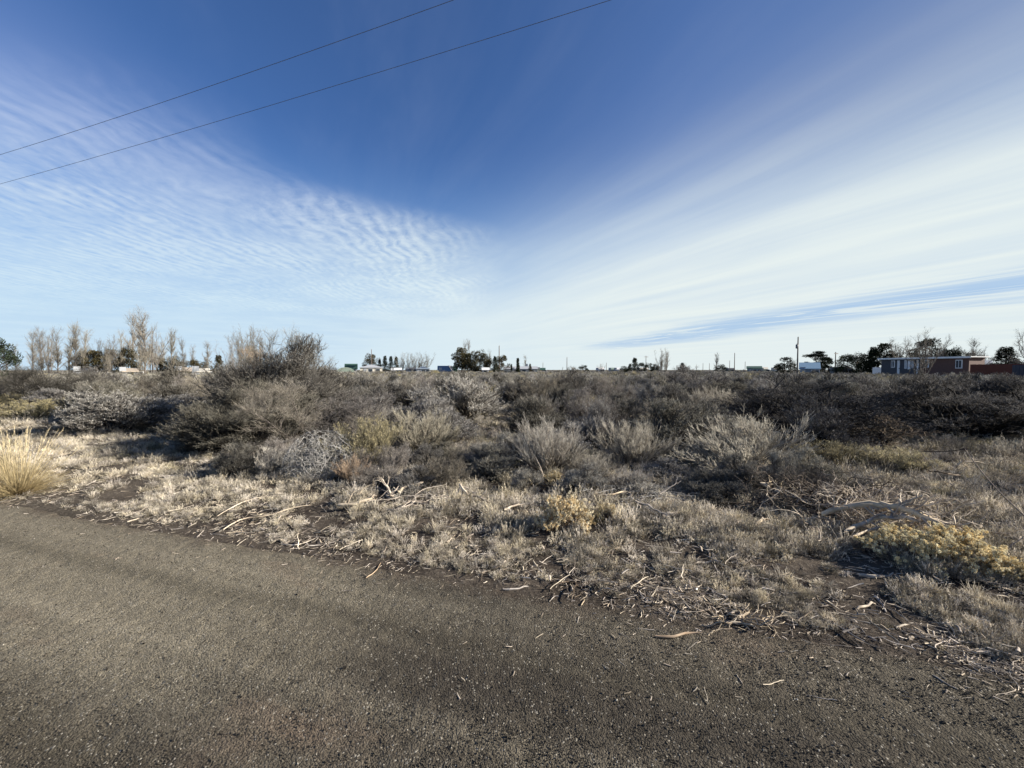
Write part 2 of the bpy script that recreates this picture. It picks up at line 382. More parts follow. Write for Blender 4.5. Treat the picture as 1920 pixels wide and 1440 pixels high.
def tips_blades(rng, g, P, per, L, Wd, a, spread=.8, jit=0.):
    e = np.repeat(P[:, -1], per, 0); d = np.repeat(nrm(P[:, -1]-P[:, 0]), per, 0)
    d = nrm(d+rng.normal(0, spread, d.shape)); e = e+rng.normal(0, 1, e.shape)*jit
    N = nrm(np.cross(d, rng.normal(0, 1, d.shape))); n = len(e)
    g.blades(e, d, N, rng.uniform(*L, n), rng.uniform(*Wd, n), rng.uniform(*a, n), .12)
def heads(rng, g, P, per, rad, L, Wd):
    n = len(P); av = np.repeat(np.clip(rng.beta(2.6, 1.0, n), 0, 1), per); e = np.repeat(P[:, -1], per, 0); d = rand_dirs(rng, n*per, .3)
    e = e+d*rad*rng.uniform(.2, 1, (n*per, 1)); dd = nrm(d+rng.normal(0, .5, d.shape)); N = nrm(np.cross(dd, rng.normal(0, 1, dd.shape)))
    g.blades(e, dd, N, rng.uniform(*L, n*per), rng.uniform(*Wd, n*per), np.clip(av+rng.normal(0, .1, n*per), 0, 1), .12)
def fan(rng, n, lo, hi, rad, bias=1.):
    az = rng.uniform(0, 2*np.pi, n); inc = np.radians(lo+(hi-lo)*rng.uniform(0, 1, n)**bias)
    D = np.stack([np.sin(inc)*np.cos(az), np.sin(inc)*np.sin(az), np.cos(inc)], 1)
    B = np.stack([np.cos(az)*rad*rng.uniform(.1, 1, n), np.sin(az)*rad*rng.uniform(.1, 1, n), np.full(n, -.03)], 1)
    return B, D, inc

def shrub(kind, seed, fr=1.):
    """stems and twigs of a plant about one metre tall"""
    rng = np.random.default_rng(seed); s = Geo(); t = Geo()
    if kind in ('sage', 'dark'):
        # a crown of many small fans of upright twigs carried on crooked stems
        big = fr < 1; nl = int(rng.integers(26, 36))+(38 if big else 0); az = rng.uniform(0, 2*np.pi, nl); el_ = np.arcsin(rng.uniform(.02, 1, nl))
        lop = 1+.22*np.cos(az-rng.uniform(0, 6.28))+rng.normal(0, .10, nl); rr = rng.uniform(.78, 1.0, nl)*lop
        C = np.stack([np.cos(az)*np.cos(el_)*.40*rr, np.sin(az)*np.cos(el_)*.40*rr, .10+np.sin(el_)*.68*rr], 1)
        inner = rng.normal(0, 1, (8, 3))*np.array([.16, .16, .12])+np.array([0, 0, .42]); C = np.concatenate([C, inner]); nl = len(C)
        B = np.stack([rng.normal(0, .05, nl), rng.normal(0, .05, nl), np.full(nl, -.03)], 1)
        P, Q = grow(rng, B, C-B+np.array([0, 0, .1]), np.linalg.norm(C-B, axis=1)*1.05, .015*(fr+.2 if big else 1), .006*fr, 7, .1, .30)
        t_ = np.linspace(0, 1, 7)[None, :, None]; P = P+(C-P[:, -1])[:, None]*t_; s.tubes(P, Q, lvl(7, 0, .3), 5)
        P1, Q1 = child(rng, P, Q, 3, (20, 60), (.10, .26), 5, .3, .4, .35, .6, .4, .003*fr); s.tubes(P1, Q1, lvl(5, .15, .45), 4)
        per = 40 if big else 34; lr = rng.uniform(.09, .16, nl)*(.72 if big else 1); pc = np.repeat(C, per, 0); out = nrm(pc-np.array([0, 0, .22])); n = len(pc)
        off = rng.normal(0, .42, (n, 3))*np.repeat(lr, per)[:, None]; base = pc+off-out*np.repeat(lr, per)[:, None]*.45
        D = nrm(out*.9+np.array([0, 0, .75])+rng.normal(0, .38, (n, 3)))
        P2, Q2 = grow(rng, base, D, np.repeat(lr, per)*rng.uniform(.7, 1.35, n), .0036*fr, .002*fr, 4, .15, .25); t.tubes(P2, Q2, lvl(4, .12, .7))
        P3, Q3 = child(rng, P2, Q2, 6 if big else 5, (12, 48), (.03, .085) if not big else (.02, .06), 3, .2, .6, .2, .7, .5, .002*fr); t.tubes(P3, Q3, lvl(3, .4, 1.))
        tips_blades(rng, t, P3, 2, (.014*fr, .030*fr), (.0035*fr, .006*fr), (.5, 1.), .9)
    elif kind == 'bare':
        B, D, inc = fan(rng, 13, 3, 68, .12, .9)
        P, Q = grow(rng, B, D, rng.uniform(.55, .86, 13), .013*(fr+.15 if fr < 1 else 1), .004*fr, 9, .35, .42); s.tubes(P, Q, lvl(9, 0, .3), 5)
        P1, Q1 = child(rng, P, Q, 13, (22, 62), (.20, .46), 6, .2, .4, .4, .6, .35, .0026*fr); s.tubes(P1, Q1, lvl(6, .2, .5), 4)
        P2, Q2 = child(rng, P1, Q1, 8, (20, 60), (.09, .25), 4, .2, .3, .35, .6, .5, .0022*fr); t.tubes(P2, Q2, lvl(4, .35, .8))
        P3, Q3 = child(rng, P2, Q2, 5.0 if fr == 1 else 9., (20, 60), (.04, .13), 3, .2, .3, .3, .7, .5, .0014*fr); t.tubes(P3, Q3, lvl(3, .6, 1.))
    elif kind == 'broom':
        B, D, inc = fan(rng, 60, 0, 62, .16, .9)
        P, Q = grow(rng, B, D, rng.uniform(.5, .85, 60), .008, .003, 6, .35, .16); s.tubes(P, Q, lvl(6, 0, .5), 4)
        P1, Q1 = child(rng, P, Q, 9, (8, 28), (.22, .42), 5, .2, .35, .14, .7, .4, .0022); t.tubes(P1, Q1, lvl(5, .35, .85))
        P2, Q2 = child(rng, P1, Q1, 6, (8, 30), (.08, .22), 4, .3, .4, .12, .8, .5, .0015); t.tubes(P2, Q2, lvl(4, .6, 1.))
    elif kind == 'green':
        B, D, inc = fan(rng, 55, 0, 70, .18, .9)
        P, Q = grow(rng, B, D, rng.uniform(.45, .70, 55), .008, .003, 6, .5, .2); s.tubes(P, Q, lvl(6, 0, .3), 4)
        P1, Q1 = child(rng, P, Q, 8, (10, 35), (.18, .36), 4, .25, .6, .15, .7, .4, .002); t.tubes(P1, Q1, lvl(4, .2, .6))
        P2, Q2 = child(rng, P1, Q1, 6, (10, 32), (.07, .17), 4, .4, .5, .12, .8, .5, .0017); t.tubes(P2, Q2, lvl(4, .5, 1.))
        tips_blades(rng, t, P2, 3, (.014, .03), (.004, .008), (.85, 1.), .8)
    elif kind == 'gold':
        B, D, inc = fan(rng, 60, 0, 80, .2, .7)
        P, Q = grow(rng, B, D, rng.uniform(.50, .72, 60), .008, .004, 6, .35, .2); s.tubes(P, Q, lvl(6, 0, .8), 4)
        P1, Q1 = child(rng, P, Q, 12, (12, 46), (.12, .32), 4, .45, .4, .15, .7, .5, .002); s.tubes(P1, Q1, lvl(4, .5, 1.))
        heads(rng, t, P1, 40, .023, (.014, .028), (.015, .023)); heads(rng, t, P, 40, .024, (.014, .026), (.013, .020))
    elif kind == 'tangle':
        n = 420; B = rng.normal(0, .30, (n, 3)); B[:, 2] = np.abs(B[:, 2])*1.2
        P, Q = grow(rng, B, rand_dirs(rng, n), rng.uniform(.5, 1.1, n), .0045, .002, 14, 0, 1.8)
        rr = np.linalg.norm(P/np.array([.62, .62, .85]), axis=2, keepdims=True); P = P/np.maximum(1, rr)
        P[:, :, 2] = np.abs(P[:, :, 2]-.02); s.tubes(P[:90], Q[:90]*1.8, lvl(14, .2, .7)); t.tubes(P[90:], Q[90:], lvl(14, .4, 1.))
        P2, Q2 = child(rng, P, Q, 6, (30, 80), (.05, .14), 3, 0, 0, .3, .7, .5, .0015); t.tubes(P2, Q2, lvl(3, .5, 1.))
    elif kind == 'skeleton':
        B, D, inc = fan(rng, 5, 5, 55, .05)
        P, Q = grow(rng, B, D, rng.uniform(.5, .8, 5), .034, .012, 9, .2, .75); s.tubes(P, Q, lvl(9, 0, .5), 6)
        P1, Q1 = child(rng, P, Q, 6, (25, 75), (.22, .5), 7, .3, .1, .8, .6, .35, .004); s.tubes(P1, Q1, lvl(7, .2, .7), 5)
        P2, Q2 = child(rng, P1, Q1, 6, (25, 75), (.10, .28), 5, .2, .1, .6, .6, .4, .003); t.tubes(P2, Q2, lvl(5, .4, .9))
        P3, Q3 = child(rng, P2, Q2, 4, (25, 70), (.05, .15), 4, .2, 0, .5, .6, .5, .0018); t.tubes(P3, Q3, lvl(4, .5, 1.))
    elif kind == 'bunch':
        B, D, inc = fan(rng, 900, 0, 72, .10, 1.2)
        P, Q = grow(rng, B, D, rng.uniform(.30, .66, 900), .0022, .0008, 7, -.45, .10); s.tubes(P, Q, lvl(7, 0, .9))
        B, D, inc = fan(rng, 42, 0, 40, .08, 1.)
        P, Q = grow(rng, B, D, rng.uniform(.75, 1.05, 42), .0028, .0014, 7, -.05, .07); t.tubes(P, Q, lvl(7, .5, 1.))
        P1, Q1 = child(rng, P, Q, 12, (8, 20), (.05, .12), 3, .62, 0, .1, .6, .5, .002); t.tubes(P1, Q1, lvl(3, .8, 1.))
    return s, t
MATS = {'sage': ('sage', 'sage'), 'dark': ('dark', 'dark'), 'bare': ('bare', 'bare'), 'broom': ('broom', 'broom'), 'green': ('green', 'green'),
        'gold': ('goldstem', 'gold'), 'tangle': ('silver', 'silver'), 'skeleton': ('darkwood', 'darkwood'), 'tanbush': ('tan', 'tan'),
        'bunch': ('straw', 'straw'), 'darkbare': ('dark', 'dark'), 'darkbig': ('dark', 'dark'), 'sagebig': ('sage', 'sage'), 'barebig': ('bare', 'bare')}
TWIGNAME = {'gold': 'seed_heads', 'bunch': 'seed_stalks', 'green': 'twigs'}
STEMNAME = {'bunch': 'blades'}
PROTO = {}
def proto(kind, i):
    if (kind, i) not in PROTO:
        s, t = shrub({'tanbush': 'broom', 'darkbare': 'bare', 'darkbig': 'dark', 'sagebig': 'sage', 'barebig': 'bare'}.get(kind, kind), fr=.5 if kind in ('darkbare', 'darkbig', 'sagebig', 'barebig') else 1., seed= 100*i+sum(map(ord, kind)))
        a, b = MATS[kind]
        V = np.concatenate(t.v or s.v); hx = np.percentile(np.hypot(V[:, 0], V[:, 1]), 90); hz = np.percentile(V[:, 2], 99.9)
        for G_ in (s, t):
            for v_ in G_.v: v_[:, :2] *= .5/hx; v_[:, 2] *= 1/hz
        PROTO[(kind, i)] = (s.mesh('stems', M[a]), t.mesh('twigs', M[b]))
    return PROTO[(kind, i)]
NVAR = {'sage': 6, 'dark': 4, 'bare': 4, 'broom': 3, 'green': 3, 'gold': 3, 'tangle': 1, 'skeleton': 2, 'tanbush': 1, 'bunch': 2, 'darkbare': 3, 'darkbig': 3, 'sagebig': 1, 'barebig': 1}
SHRUBS = []
def put_shrub(kind, loc, sc, rz, name, label=None, cat='shrub', group=None, i=None, lean=(0, 0)):
    i = (len(SHRUBS)*5+int(abs(loc[0]*7))) % NVAR[kind] if i is None else i
    sm, tm = proto(kind, i)
    e = empty(name, loc, rz, sc); e.rotation_euler = (lean[0], lean[1], rz)
    for m, nm in ((sm, STEMNAME.get(kind, 'stems')), (tm, TWIGNAME.get(kind, 'twigs'))):
        o = bpy.data.objects.new(nm, m); COL.objects.link(o); o.parent = e
    tag(e, label, cat, group); SHRUBS.append((e, kind)); return e

# ------------------------------------------------------------------ ground and road
def grid_obj(name, xs, ys, mat, zf):
    Xg, Yg = np.meshgrid(xs, ys); Z = zf(Xg, Yg); V = np.stack([Xg, Yg, Z], -1).reshape(-1, 3)
    ny, nx = Xg.shape; idx = np.arange(ny*nx).reshape(ny, nx)
    Q = np.stack([idx[:-1, :-1], idx[:-1, 1:], idx[1:, 1:], idx[1:, :-1]], -1).reshape(-1, 4)
    g = Geo(); g.addq(V, Q, .5); return g.obj(name, mat, None, True)
def spread(a, b, n, fine):           # dense near 0, coarse far away
    t = np.linspace(-1, 1, n); s = np.sinh(t*fine)/math.sinh(fine); return np.where(s < 0, -s*a, s*b)
xs = spread(-3000, 3000, 520, 7.6); ys = spread(-600, 3500, 520, 7.6)+4
grd = grid_obj('ground', xs, ys, M['soil'], gh); tag(grd, kind='structure')
# road in its own frame so that its edge follows the verge
ls = np.concatenate([np.linspace(-220, -9, 120), np.linspace(-8.9, 5, 900), np.linspace(5.2, 160, 90)])
ts = np.concatenate([np.linspace(0, .55, 24, endpoint=False), np.linspace(.55, .985, 200, endpoint=False), np.linspace(.985, 1, 8)])
Lg, Tg = np.meshgrid(ls, ts); ew = edge_w(Lg); w0 = -3.6+.15*vn(Lg*.6, 0, 3); Wg = w0+(ew-w0)*Tg
Xr = Lg*RA[0]+Wg*RN[0]; Yr = Lg*RA[1]+Wg*RN[1]
Zr = .004+.012*fbm(Lg*.5, Wg*2.2, 60, 3)+.0055*fbm(Xr*14, Yr*14, 61, 2)+.004*vn(Xr*38, Yr*38, 66)
lip = ss(ew-Wg, 0, .16); Zr = Zr*lip+(gh(Xr, Yr)-.012)*(1-lip)
V = np.stack([Xr, Yr, Zr], -1).reshape(-1, 3); idx = np.arange(V.shape[0]).reshape(Lg.shape)
Q = np.stack([idx[:-1, :-1], idx[:-1, 1:], idx[1:, 1:], idx[1:, :-1]], -1).reshape(-1, 4)
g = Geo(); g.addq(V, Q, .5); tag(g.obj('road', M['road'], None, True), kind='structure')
def surf(x, y):
    """height of whatever is on top: road or verge"""
    w, l = wl(x, y); return np.where(w < edge_w(l)-.1, .004+.012*fbm(l*.5, w*2.2, 60, 3), gh(x, y))

# ------------------------------------------------------------------ scatter by geometry nodes (only for uncountable cover)
def scatter(name, protos, P, rot, scl, pick, label, cat=None):
    pc = bpy.data.collections.new(name+'_kinds')
    for k, (m, nm) in enumerate(protos):
        o = bpy.data.objects.new('%s_%02d' % (nm, k), m); pc.objects.link(o)
    n = len(P); me = bpy.data.meshes.new(name); me.vertices.add(n); me.vertices.foreach_set('co', np.asarray(P, np.float32).ravel())
    for an, ty, d in (('rot', 'FLOAT_VECTOR', rot), ('scl', 'FLOAT_VECTOR', scl)):
        a = me.attributes.new(an, ty, 'POINT'); a.data.foreach_set('vector', np.asarray(d, np.float32).ravel())
    a = me.attributes.new('pick', 'INT', 'POINT'); a.data.foreach_set('value', np.asarray(pick, np.int32))
    o = bpy.data.objects.new(name, me); COL.objects.link(o); tag(o, label, None, None, 'stuff')
    t = bpy.data.node_groups.new(name, 'GeometryNodeTree')
    t.interface.new_socket('Geometry', in_out='INPUT', socket_type='NodeSocketGeometry')
    t.interface.new_socket('Geometry', in_out='OUTPUT', socket_type='NodeSocketGeometry')
    N = t.nodes; L = t.links; gi = N.new('NodeGroupInput'); go = N.new('NodeGroupOutput')
    iop = N.new('GeometryNodeInstanceOnPoints'); ci = N.new('GeometryNodeCollectionInfo')
    ci.inputs['Collection'].default_value = pc; ci.inputs['Separate Children'].default_value = True; ci.inputs['Reset Children'].default_value = True
    def attr(nm, ty):
        a = N.new('GeometryNodeInputNamedAttribute'); a.data_type = ty; a.inputs['Name'].default_value = nm; return a.outputs['Attribute']
    e2r = N.new('FunctionNodeEulerToRotation')
    L.new(attr('rot', 'FLOAT_VECTOR'), e2r.inputs[0])
    L.new(gi.outputs[0], iop.inputs['Points']); L.new(ci.outputs[0], iop.inputs['Instance']); iop.inputs['Pick Instance'].default_value = True
    L.new(attr('pick', 'INT'), iop.inputs['Instance Index']); L.new(e2r.outputs[0], iop.inputs['Rotation'])
    L.new(attr('scl', 'FLOAT_VECTOR'), iop.inputs['Scale']); L.new(iop.outputs[0], go.inputs[0])
    md = o.modifiers.new('scatter', 'NODES'); md.node_group = t
    return o
def euler(rng, n, tilt): return np.stack([rng.normal(0, tilt, n), rng.normal(0, tilt, n), rng.uniform(0, 6.283, n)], 1)

# pebbles on the road
rng = np.random.default_rng(7)
def pebble(seed):
    r = np.random.default_rng(seed); g = Geo()
    v = np.array([[i, j, k] for k in (-1, 1) for i, j in ((-1, -1), (1, -1), (1, 1), (-1, 1))], float)*.5
    v = v*r.uniform(.65, 1.1, (8, 3))*np.array([1, r.uniform(.6, 1), r.uniform(.45, .8)])+r.normal(0, .07, (8, 3))
    g.addq(v, [[3, 2, 1, 0], [4, 5, 6, 7], [0, 1, 5, 4], [1, 2, 6, 5], [2, 3, 7, 6], [3, 0, 4, 7]], .5); return g.mesh('pebble', M['stone'], False)
NP = 210000
u = rng.uniform(0, 1, NP); yy = 1.25+3.8*u**1.5; xx = rng.uniform(-1, 1, NP)*yy*1.36
w, l = wl(xx, yy); keep = w < edge_w(l)+rng.exponential(.12, NP)
patchy = fbm(xx*.9, yy*.9, 91, 3); keep &= rng.uniform(-.7, .55, NP) < patchy+.42-.55*ss(-l, -.3, 3.5)*ss(w, .6, 1.8)
keep &= ~((np.abs(w-2.12) < .13) & (rng.uniform(0, 1, NP) < .55)); trk = vn(l*.22+3, w*3., 14)+.5*vn(l*.4, w*7., 15); keep &= rng.uniform(-.5, .5, NP) < trk+.30
xx, yy = xx[keep], yy[keep]; n = len(xx)
sz = np.clip(rng.lognormal(math.log(.0029), .40, n), .0018, .015); sz = np.where(rng.uniform(0, 1, n) < .002, sz*2.3, sz)
scatter('gravel', [(pebble(i), 'pebble') for i in range(8)], np.stack([xx, yy, surf(xx, yy)+sz*.1+.0005], 1),
        euler(rng, n, .5), np.repeat(sz[:, None], 3, 1), rng.integers(0, 8, n), 'loose dark and pale chips lying over the road')

# dry grass of the verge
def tuft(seed, nb, h, sp, up):
    r = np.random.default_rng(seed); g = Geo(); B, D, inc = fan(r, nb, 0, up, sp, 1.)
    P, Q = grow(r, B, D, r.uniform(.45, 1.0, nb)*h, .0013, .0007, 4, -.3, .25); g.tubes(P, Q*1.25, lvl(4, 0, .95))
    k = nb//2; P1, Q1 = child(r, P[:k], Q[:k], 6, (10, 45), (.012, .035), 2, .55, -.1, .1, .8, .6, .0012); g.tubes(P1, Q1, lvl(2, .8, 1.))
    return g.mesh('tuft', M['grass'])
tufts = [(tuft(10+i, 44, .125, .022, 42), 'tuft') for i in range(5)]+[(tuft(30+i, 44, .075, .04, 75), 'tuft') for i in range(4)]+[(tuft(40+i, 26, .20, .015, 24), 'tuft') for i in range(3)]
NG = 125000
u = rng.uniform(0, 1, NG); yy = 2.2+26*u**2.1; xx = rng.uniform(-1.75, 1.45, NG)*yy
w, l = wl(xx, yy); bare = fbm(xx*.8, yy*.8, 51, 3)
clump = fbm(xx*3.2, yy*3.2, 57, 2)
keep = (w > edge_w(l)+.02+rng.exponential(.14, NG)) & (bare*.5+clump*1.1+rng.normal(0, .10, NG) > -.08-.25*ss(yy, 6, 12)-.12*ss(xx, -2, -4))
xx, yy, w = xx[keep], yy[keep], w[keep]; n = len(xx)
s = rng.uniform(.5, 1.15, n)*(.55+.6*ss(w, EDGE+.1, EDGE+1.3))*(1+.4*vn(xx*.7, yy*.7, 22)); s *= 1+.25*ss(yy, 6, 16)
pk = np.where(rng.uniform(0, 1, n) < .12+.2*(fbm(xx*1.1, yy*1.1, 3) > .15), rng.integers(9, 12, n), np.where(rng.uniform(0, 1, n) < .5, rng.integers(0, 5, n), rng.integers(5, 9, n)))
scatter('dry_grass', tufts, np.stack([xx, yy, gh(xx, yy)-.005], 1), euler(rng, n, .18), np.stack([s, s, s*rng.uniform(.7, 1.2, n)], 1), pk,
        'dry grey-tan grass covering the verge and the ground between the shrubs')

# wood litter
def stick(seed, L, r0, flat=1., K=5, wig=.35):
    r = np.random.default_rng(seed); g = Geo()
    P, Q = grow(r, np.array([[-L/2, 0, 0.]]), np.array([[1., 0, 0]]), L, r0, r0*r.uniform(.3, .8), K, 0, wig)
    P[:, :, 2] *= .35; a = r.uniform(.3, 1.)
    g.tubes(P, Q, np.full((1, K), a), 4); v = g.v[0]; v[:, 2] *= flat; return g.mesh('stick', M['litter'])
sticks = [(stick(i, .10, .0030, 1, 5, .5), 'stick') for i in range(4)]+[(stick(20+i, .06, .0075, .3, 4, .3), 'chip') for i in range(5)]+[(stick(40+i, .22, .0032, 1, 8, .6), 'stick') for i in range(4)]
NL = 95000
u = rng.uniform(0, 1, NL); yy = 1.9+11*u**2.; xx = rng.uniform(-1.4, 1.4, NL)*yy
w, l = wl(xx, yy); e = edge_w(l)
pr = np.exp(-np.maximum(w-e, 0)/1.6)*(1.35+.9*ss(xx, .2, 2.6))*.5*ss(w, e-.28, e+.12)
pr = np.where(w < e-.1, .10*np.exp((w-e)/.25)*(1+2.5*ss(xx, 1.2, 2.6)), pr)
pr *= .2+1.7*np.clip(fbm(xx*1.9, yy*1.9, 12, 2)+.2, 0, 1)
keep = rng.uniform(0, 1, NL) < pr; xx, yy, w = xx[keep], yy[keep], w[keep]; n = len(xx)
s = np.clip(rng.lognormal(-.55, .45, n), .25, 1.5)
onroad = w < edge_w(wl(xx, yy)[1])+.05; s = np.where(onroad, np.minimum(s, .65), s)
scatter('wood_litter', sticks, np.stack([xx, yy, surf(xx, yy)+.006+rng.exponential(.012, n)*(~onroad)], 1), euler(rng, n, .10),
        np.repeat(s[:, None], 3, 1), np.where(rng.uniform(0, 1, n) < .72, rng.integers(4, 9, n), np.where(rng.uniform(0, 1, n) < .75, rng.integers(0, 4, n), rng.integers(9, 13, n))), 'pale broken twigs and wood chips strewn along the road edge')

# ------------------------------------------------------------------ shrubs placed from the photograph
def hero(kind, px, py, top, wpx, name, label, group=None, i=None, lean=(0, 0), cat='shrub', rz=None, yoff=0):
    b = gp(px, py); b.z = gz(b.x, b.y); H = max(.15, at(px, top, b.y).z-b.z); Wm = wpx/FPX*b.y
    #: 1.55, 'dark': 1.55, 'bare': 1.75, 'broom': 1.45, 'green': 1.5, 'gold': 1.6, 'tangle': 1.25, 'skeleton': 1.7, 'tanbush': 1.45, 'bunch': 1.15}[kind]
    #: .98, 'dark': .98, 'bare': 1.22, 'broom': 1.1, 'green': 1.0, 'gold': .92, 'tangle': .85, 'skeleton': 1.05, 'tanbush': 1.1, 'bunch': .95}[kind]
    base_w = .92; hh = 1.; sx = Wm/base_w
    return put_shrub(kind, b, (sx, sx, H/hh), (px*1.7) % 6.28 if rz is None else rz, name, label, cat, group, i, lean)
SG = 'sagebrush covering the plain'; RB = 'rabbitbrush of the verge'
HERO = [
 ('darkbare', 540, 800, 618, 190, 'bare_shrub', 'tallest bare shrub, grey-brown twigs rising well above the horizon'),
 ('darkbig', 538, 806, 632, 235, 'dark_sagebrush', 'dense dark shrub forming the lower crown beneath the tallest bare twigs'),
 ('darkbare', 598, 812, 684, 100, 'bare_shrub', 'lower bare shrub on the right side of the tallest crown'),
 ('sagebig', 455, 842, 712, 230, 'sagebrush', 'broad grey-brown sagebrush at the left foot of the tallest bare shrub'),
 ('barebig', 575, 844, 708, 240, 'bare_shrub', 'wide spreading bare shrub directly before the tallest one'),
 ('bare', 660, 832, 730, 150, 'bare_shrub', 'bare brown shrub on the right flank of the tallest shrub'),
 ('dark', 405, 852, 776, 100, 'dark_sagebrush', 'low dark sagebrush with exposed crooked trunks shading the grass on its left'),  # dark twig colour carries the shadow of the big shrub
 ('tangle', 604, 892, 806, 125, 'tumbleweed', 'silvery tangled ball of dead twigs beside the yellow-green rabbitbrush'),
 ('broom', 520, 892, 836, 90, 'twiggy_shrub', 'small pale twiggy shrub just left of the silvery tangle'),
 ('green', 692, 880, 778, 108, 'rabbitbrush', 'yellow-green upright rabbitbrush in front of the bare shrubs'),
 ('broom', 786, 856, 764, 140, 'twiggy_shrub', 'pale upright broom-like shrub right of the yellow-green rabbitbrush'),
 ('tanbush', 664, 910, 852, 60, 'dry_weed', 'orange-tan dry weed at the foot of the yellow-green rabbitbrush'),
 ('broom', 1028, 884, 782, 140, 'twiggy_shrub', 'open leafless shrub with thin grey stems behind the small gold rabbitbrush'),
 ('broom', 1185, 872, 784, 120, 'twiggy_shrub', 'thin upright shrub left of the purple-brown dome'),
 ('sage', 1252, 850, 748, 165, 'sagebrush', 'dense purple-brown dome of sagebrush in the middle of the verge'),
 ('broom', 1392, 888, 786, 215, 'twiggy_shrub', 'large pale broom-like shrub whose stems all lean left'),
 ('skeleton', 1655, 852, 775, 120, 'dead_shrub', 'leafless dead shrub with dark forking trunk'),
 ('darkbig', 1515, 826, 700, 300, 'dark_sagebrush', 'very wide dark shrub with curved trunks beyond the leaning pale one'),
 ('darkbig', 1800, 826, 702, 280, 'dark_sagebrush', 'huge dark shrub casting shade on the grass at the far right'),
 ('darkbig', 1905, 812, 700, 220, 'dark_sagebrush', 'dark shrub cut by the right side of the view'),
 ('dark', 1052, 762, 688, 95, 'dark_sagebrush', 'dark greenish shrub whose top breaks the skyline under the thin middle pole'),
 ('dark', 1282, 760, 684, 130, 'dark_sagebrush', 'tall dark shrub behind the purple-brown dome'),
 ('dark', 1215, 752, 700, 90, 'dark_sagebrush', 'dark shrub left of the tall one behind the purple-brown dome'),
 ('sage', 1340, 802, 744, 110, 'sagebrush', 'rounded brown sagebrush between the purple-brown dome and the very wide dark shrub'),
 ('sage', 228, 814, 726, 165, 'sagebrush', 'rounded grey sagebrush standing alone at the left of the grassy opening'),
 ('darkbare', 95, 764, 678, 190, 'bare_shrub', 'big twiggy shrub rising to the skyline at the left'),
 ('dark', 190, 752, 686, 100, 'dark_sagebrush', 'dark shrub right beside the big twiggy one at the left'),
 ('green', 58, 794, 748, 130, 'rabbitbrush', 'low yellow-green rabbitbrush mound behind the yellow bunchgrass'),
 ('green', 22, 764, 735, 70, 'rabbitbrush', 'smaller yellow-green mound behind the low rabbitbrush mound'),
 ('sage', 352, 792, 736, 120, 'sagebrush', 'pale sage-green dome left of the wide grey-brown sagebrush'),
 ('dark', 312, 752, 680, 80, 'dark_sagebrush', 'narrow dark shrub on the skyline under the tall bare poplars'),
 ('sage', 872, 792, 700, 150, 'sagebrush', 'grey sagebrush left of the small bare clearing'),
 ('green', 1682, 892, 838, 110, 'rabbitbrush', 'pale rabbitbrush mound at the foot of the dead shrub'),
 ('green', 1568, 882, 826, 100, 'rabbitbrush', 'straw-coloured rabbitbrush right of the leaning pale shrub'),
 ('sage', 985, 766, 702, 80, 'sagebrush', 'twiggy sagebrush above the small bare clearing'),
 ('sage', 720, 790, 716, 110, 'sagebrush', 'brown sagebrush behind the yellow-green rabbitbrush'),
 ('green', 760, 778, 742, 60, 'rabbitbrush', 'faded yellow rabbitbrush behind the pale upright broom-like shrub'),
 ('gold', 1057, 998, 926, 88, 'gold_rabbitbrush', 'round gold rabbitbrush covered in cream seed heads near the road'),
 ('gold', 1139, 984, 944, 42, 'gold_rabbitbrush', 'small orange-gold rabbitbrush right beside the round one'),
 ('gold', 1700, 1066, 990, 120, 'gold_rabbitbrush', 'left, shaded half of the big gold rabbitbrush clump'),
 ('gold', 1790, 1075, 986, 130, 'gold_rabbitbrush', 'tallest gold rabbitbrush of the clump below the fallen branches'),
 ('gold', 1850, 1092, 1035, 70, 'gold_rabbitbrush', 'small gold rabbitbrush at the right foot of the clump'),
 ('gold', 1902, 1102, 1052, 60, 'gold_rabbitbrush', 'last gold rabbitbrush of the clump, cut by the view'),
 ('gold', 1040, 908, 885, 36, 'gold_rabbitbrush', 'little yellow seed-head plant under the open leafless shrub'),
 ('bunch', 34, 926, 800, 125, 'bunchgrass', 'tall golden bunchgrass with arching seed stalks at the road edge'),
 ('bunch', -6, 905, 792, 80, 'bunchgrass', 'golden bunchgrass behind the tallest tuft, cut by the view'),
]
for h in HERO:
    kind, px, py, top, wp, nm, lb = h
    g = {'gold': 'gold rabbitbrush near the road', 'green': RB, 'bunch': 'golden bunchgrass'}.get(kind)
    ln = (0, -.28) if 'lean left' in lb else (0, 0)
    hero(kind, px, py, top, wp, nm, lb, g, None, ln, 'grass tuft' if kind == 'bunch' else 'shrub', .4 if 'lean left' in lb else None)
heroXY = [(e.location.x, e.location.y, max(e.scale.x, e.scale.y)*.45) for e, _ in SHRUBS]

# ------------------------------------------------------------------ the remaining near and middle shrubs, one by one
LM = [(0, 'the dark juniper on the left'), (60, 'the leftmost bare poplars'), (165, 'the brown junipers'), (235, 'the tall bare poplars'),
      (310, 'the low white building'), (400, 'the orange willow'), (500, 'the tallest bare shrub'), (620, 'the dark green roof'),
      (675, 'the grey roof'), (733, 'the pale bare trees'), (815, 'the blue-grey shed'), (860, 'the big conifer group'), (950, 'the slim dark spruce'),
      (1010, 'the thin middle pole'), (1090, 'the open skyline'), (1180, 'the small spruces'), (1235, 'the forked bare tree'), (1290, 'the lone slim poplar'),
      (1372, 'the long green building'), (1450, 'the transformer pole'), (1512, 'the blue-roofed shed'), (1570, 'the dark pine row'),
      (1650, 'the white windows'), (1740, 'the brown trailer end'), (1820, 'the red fence'), (1880, 'the rightmost dark tree')]
rng = np.random.default_rng(21)
cand = []; placed = list(heroXY)
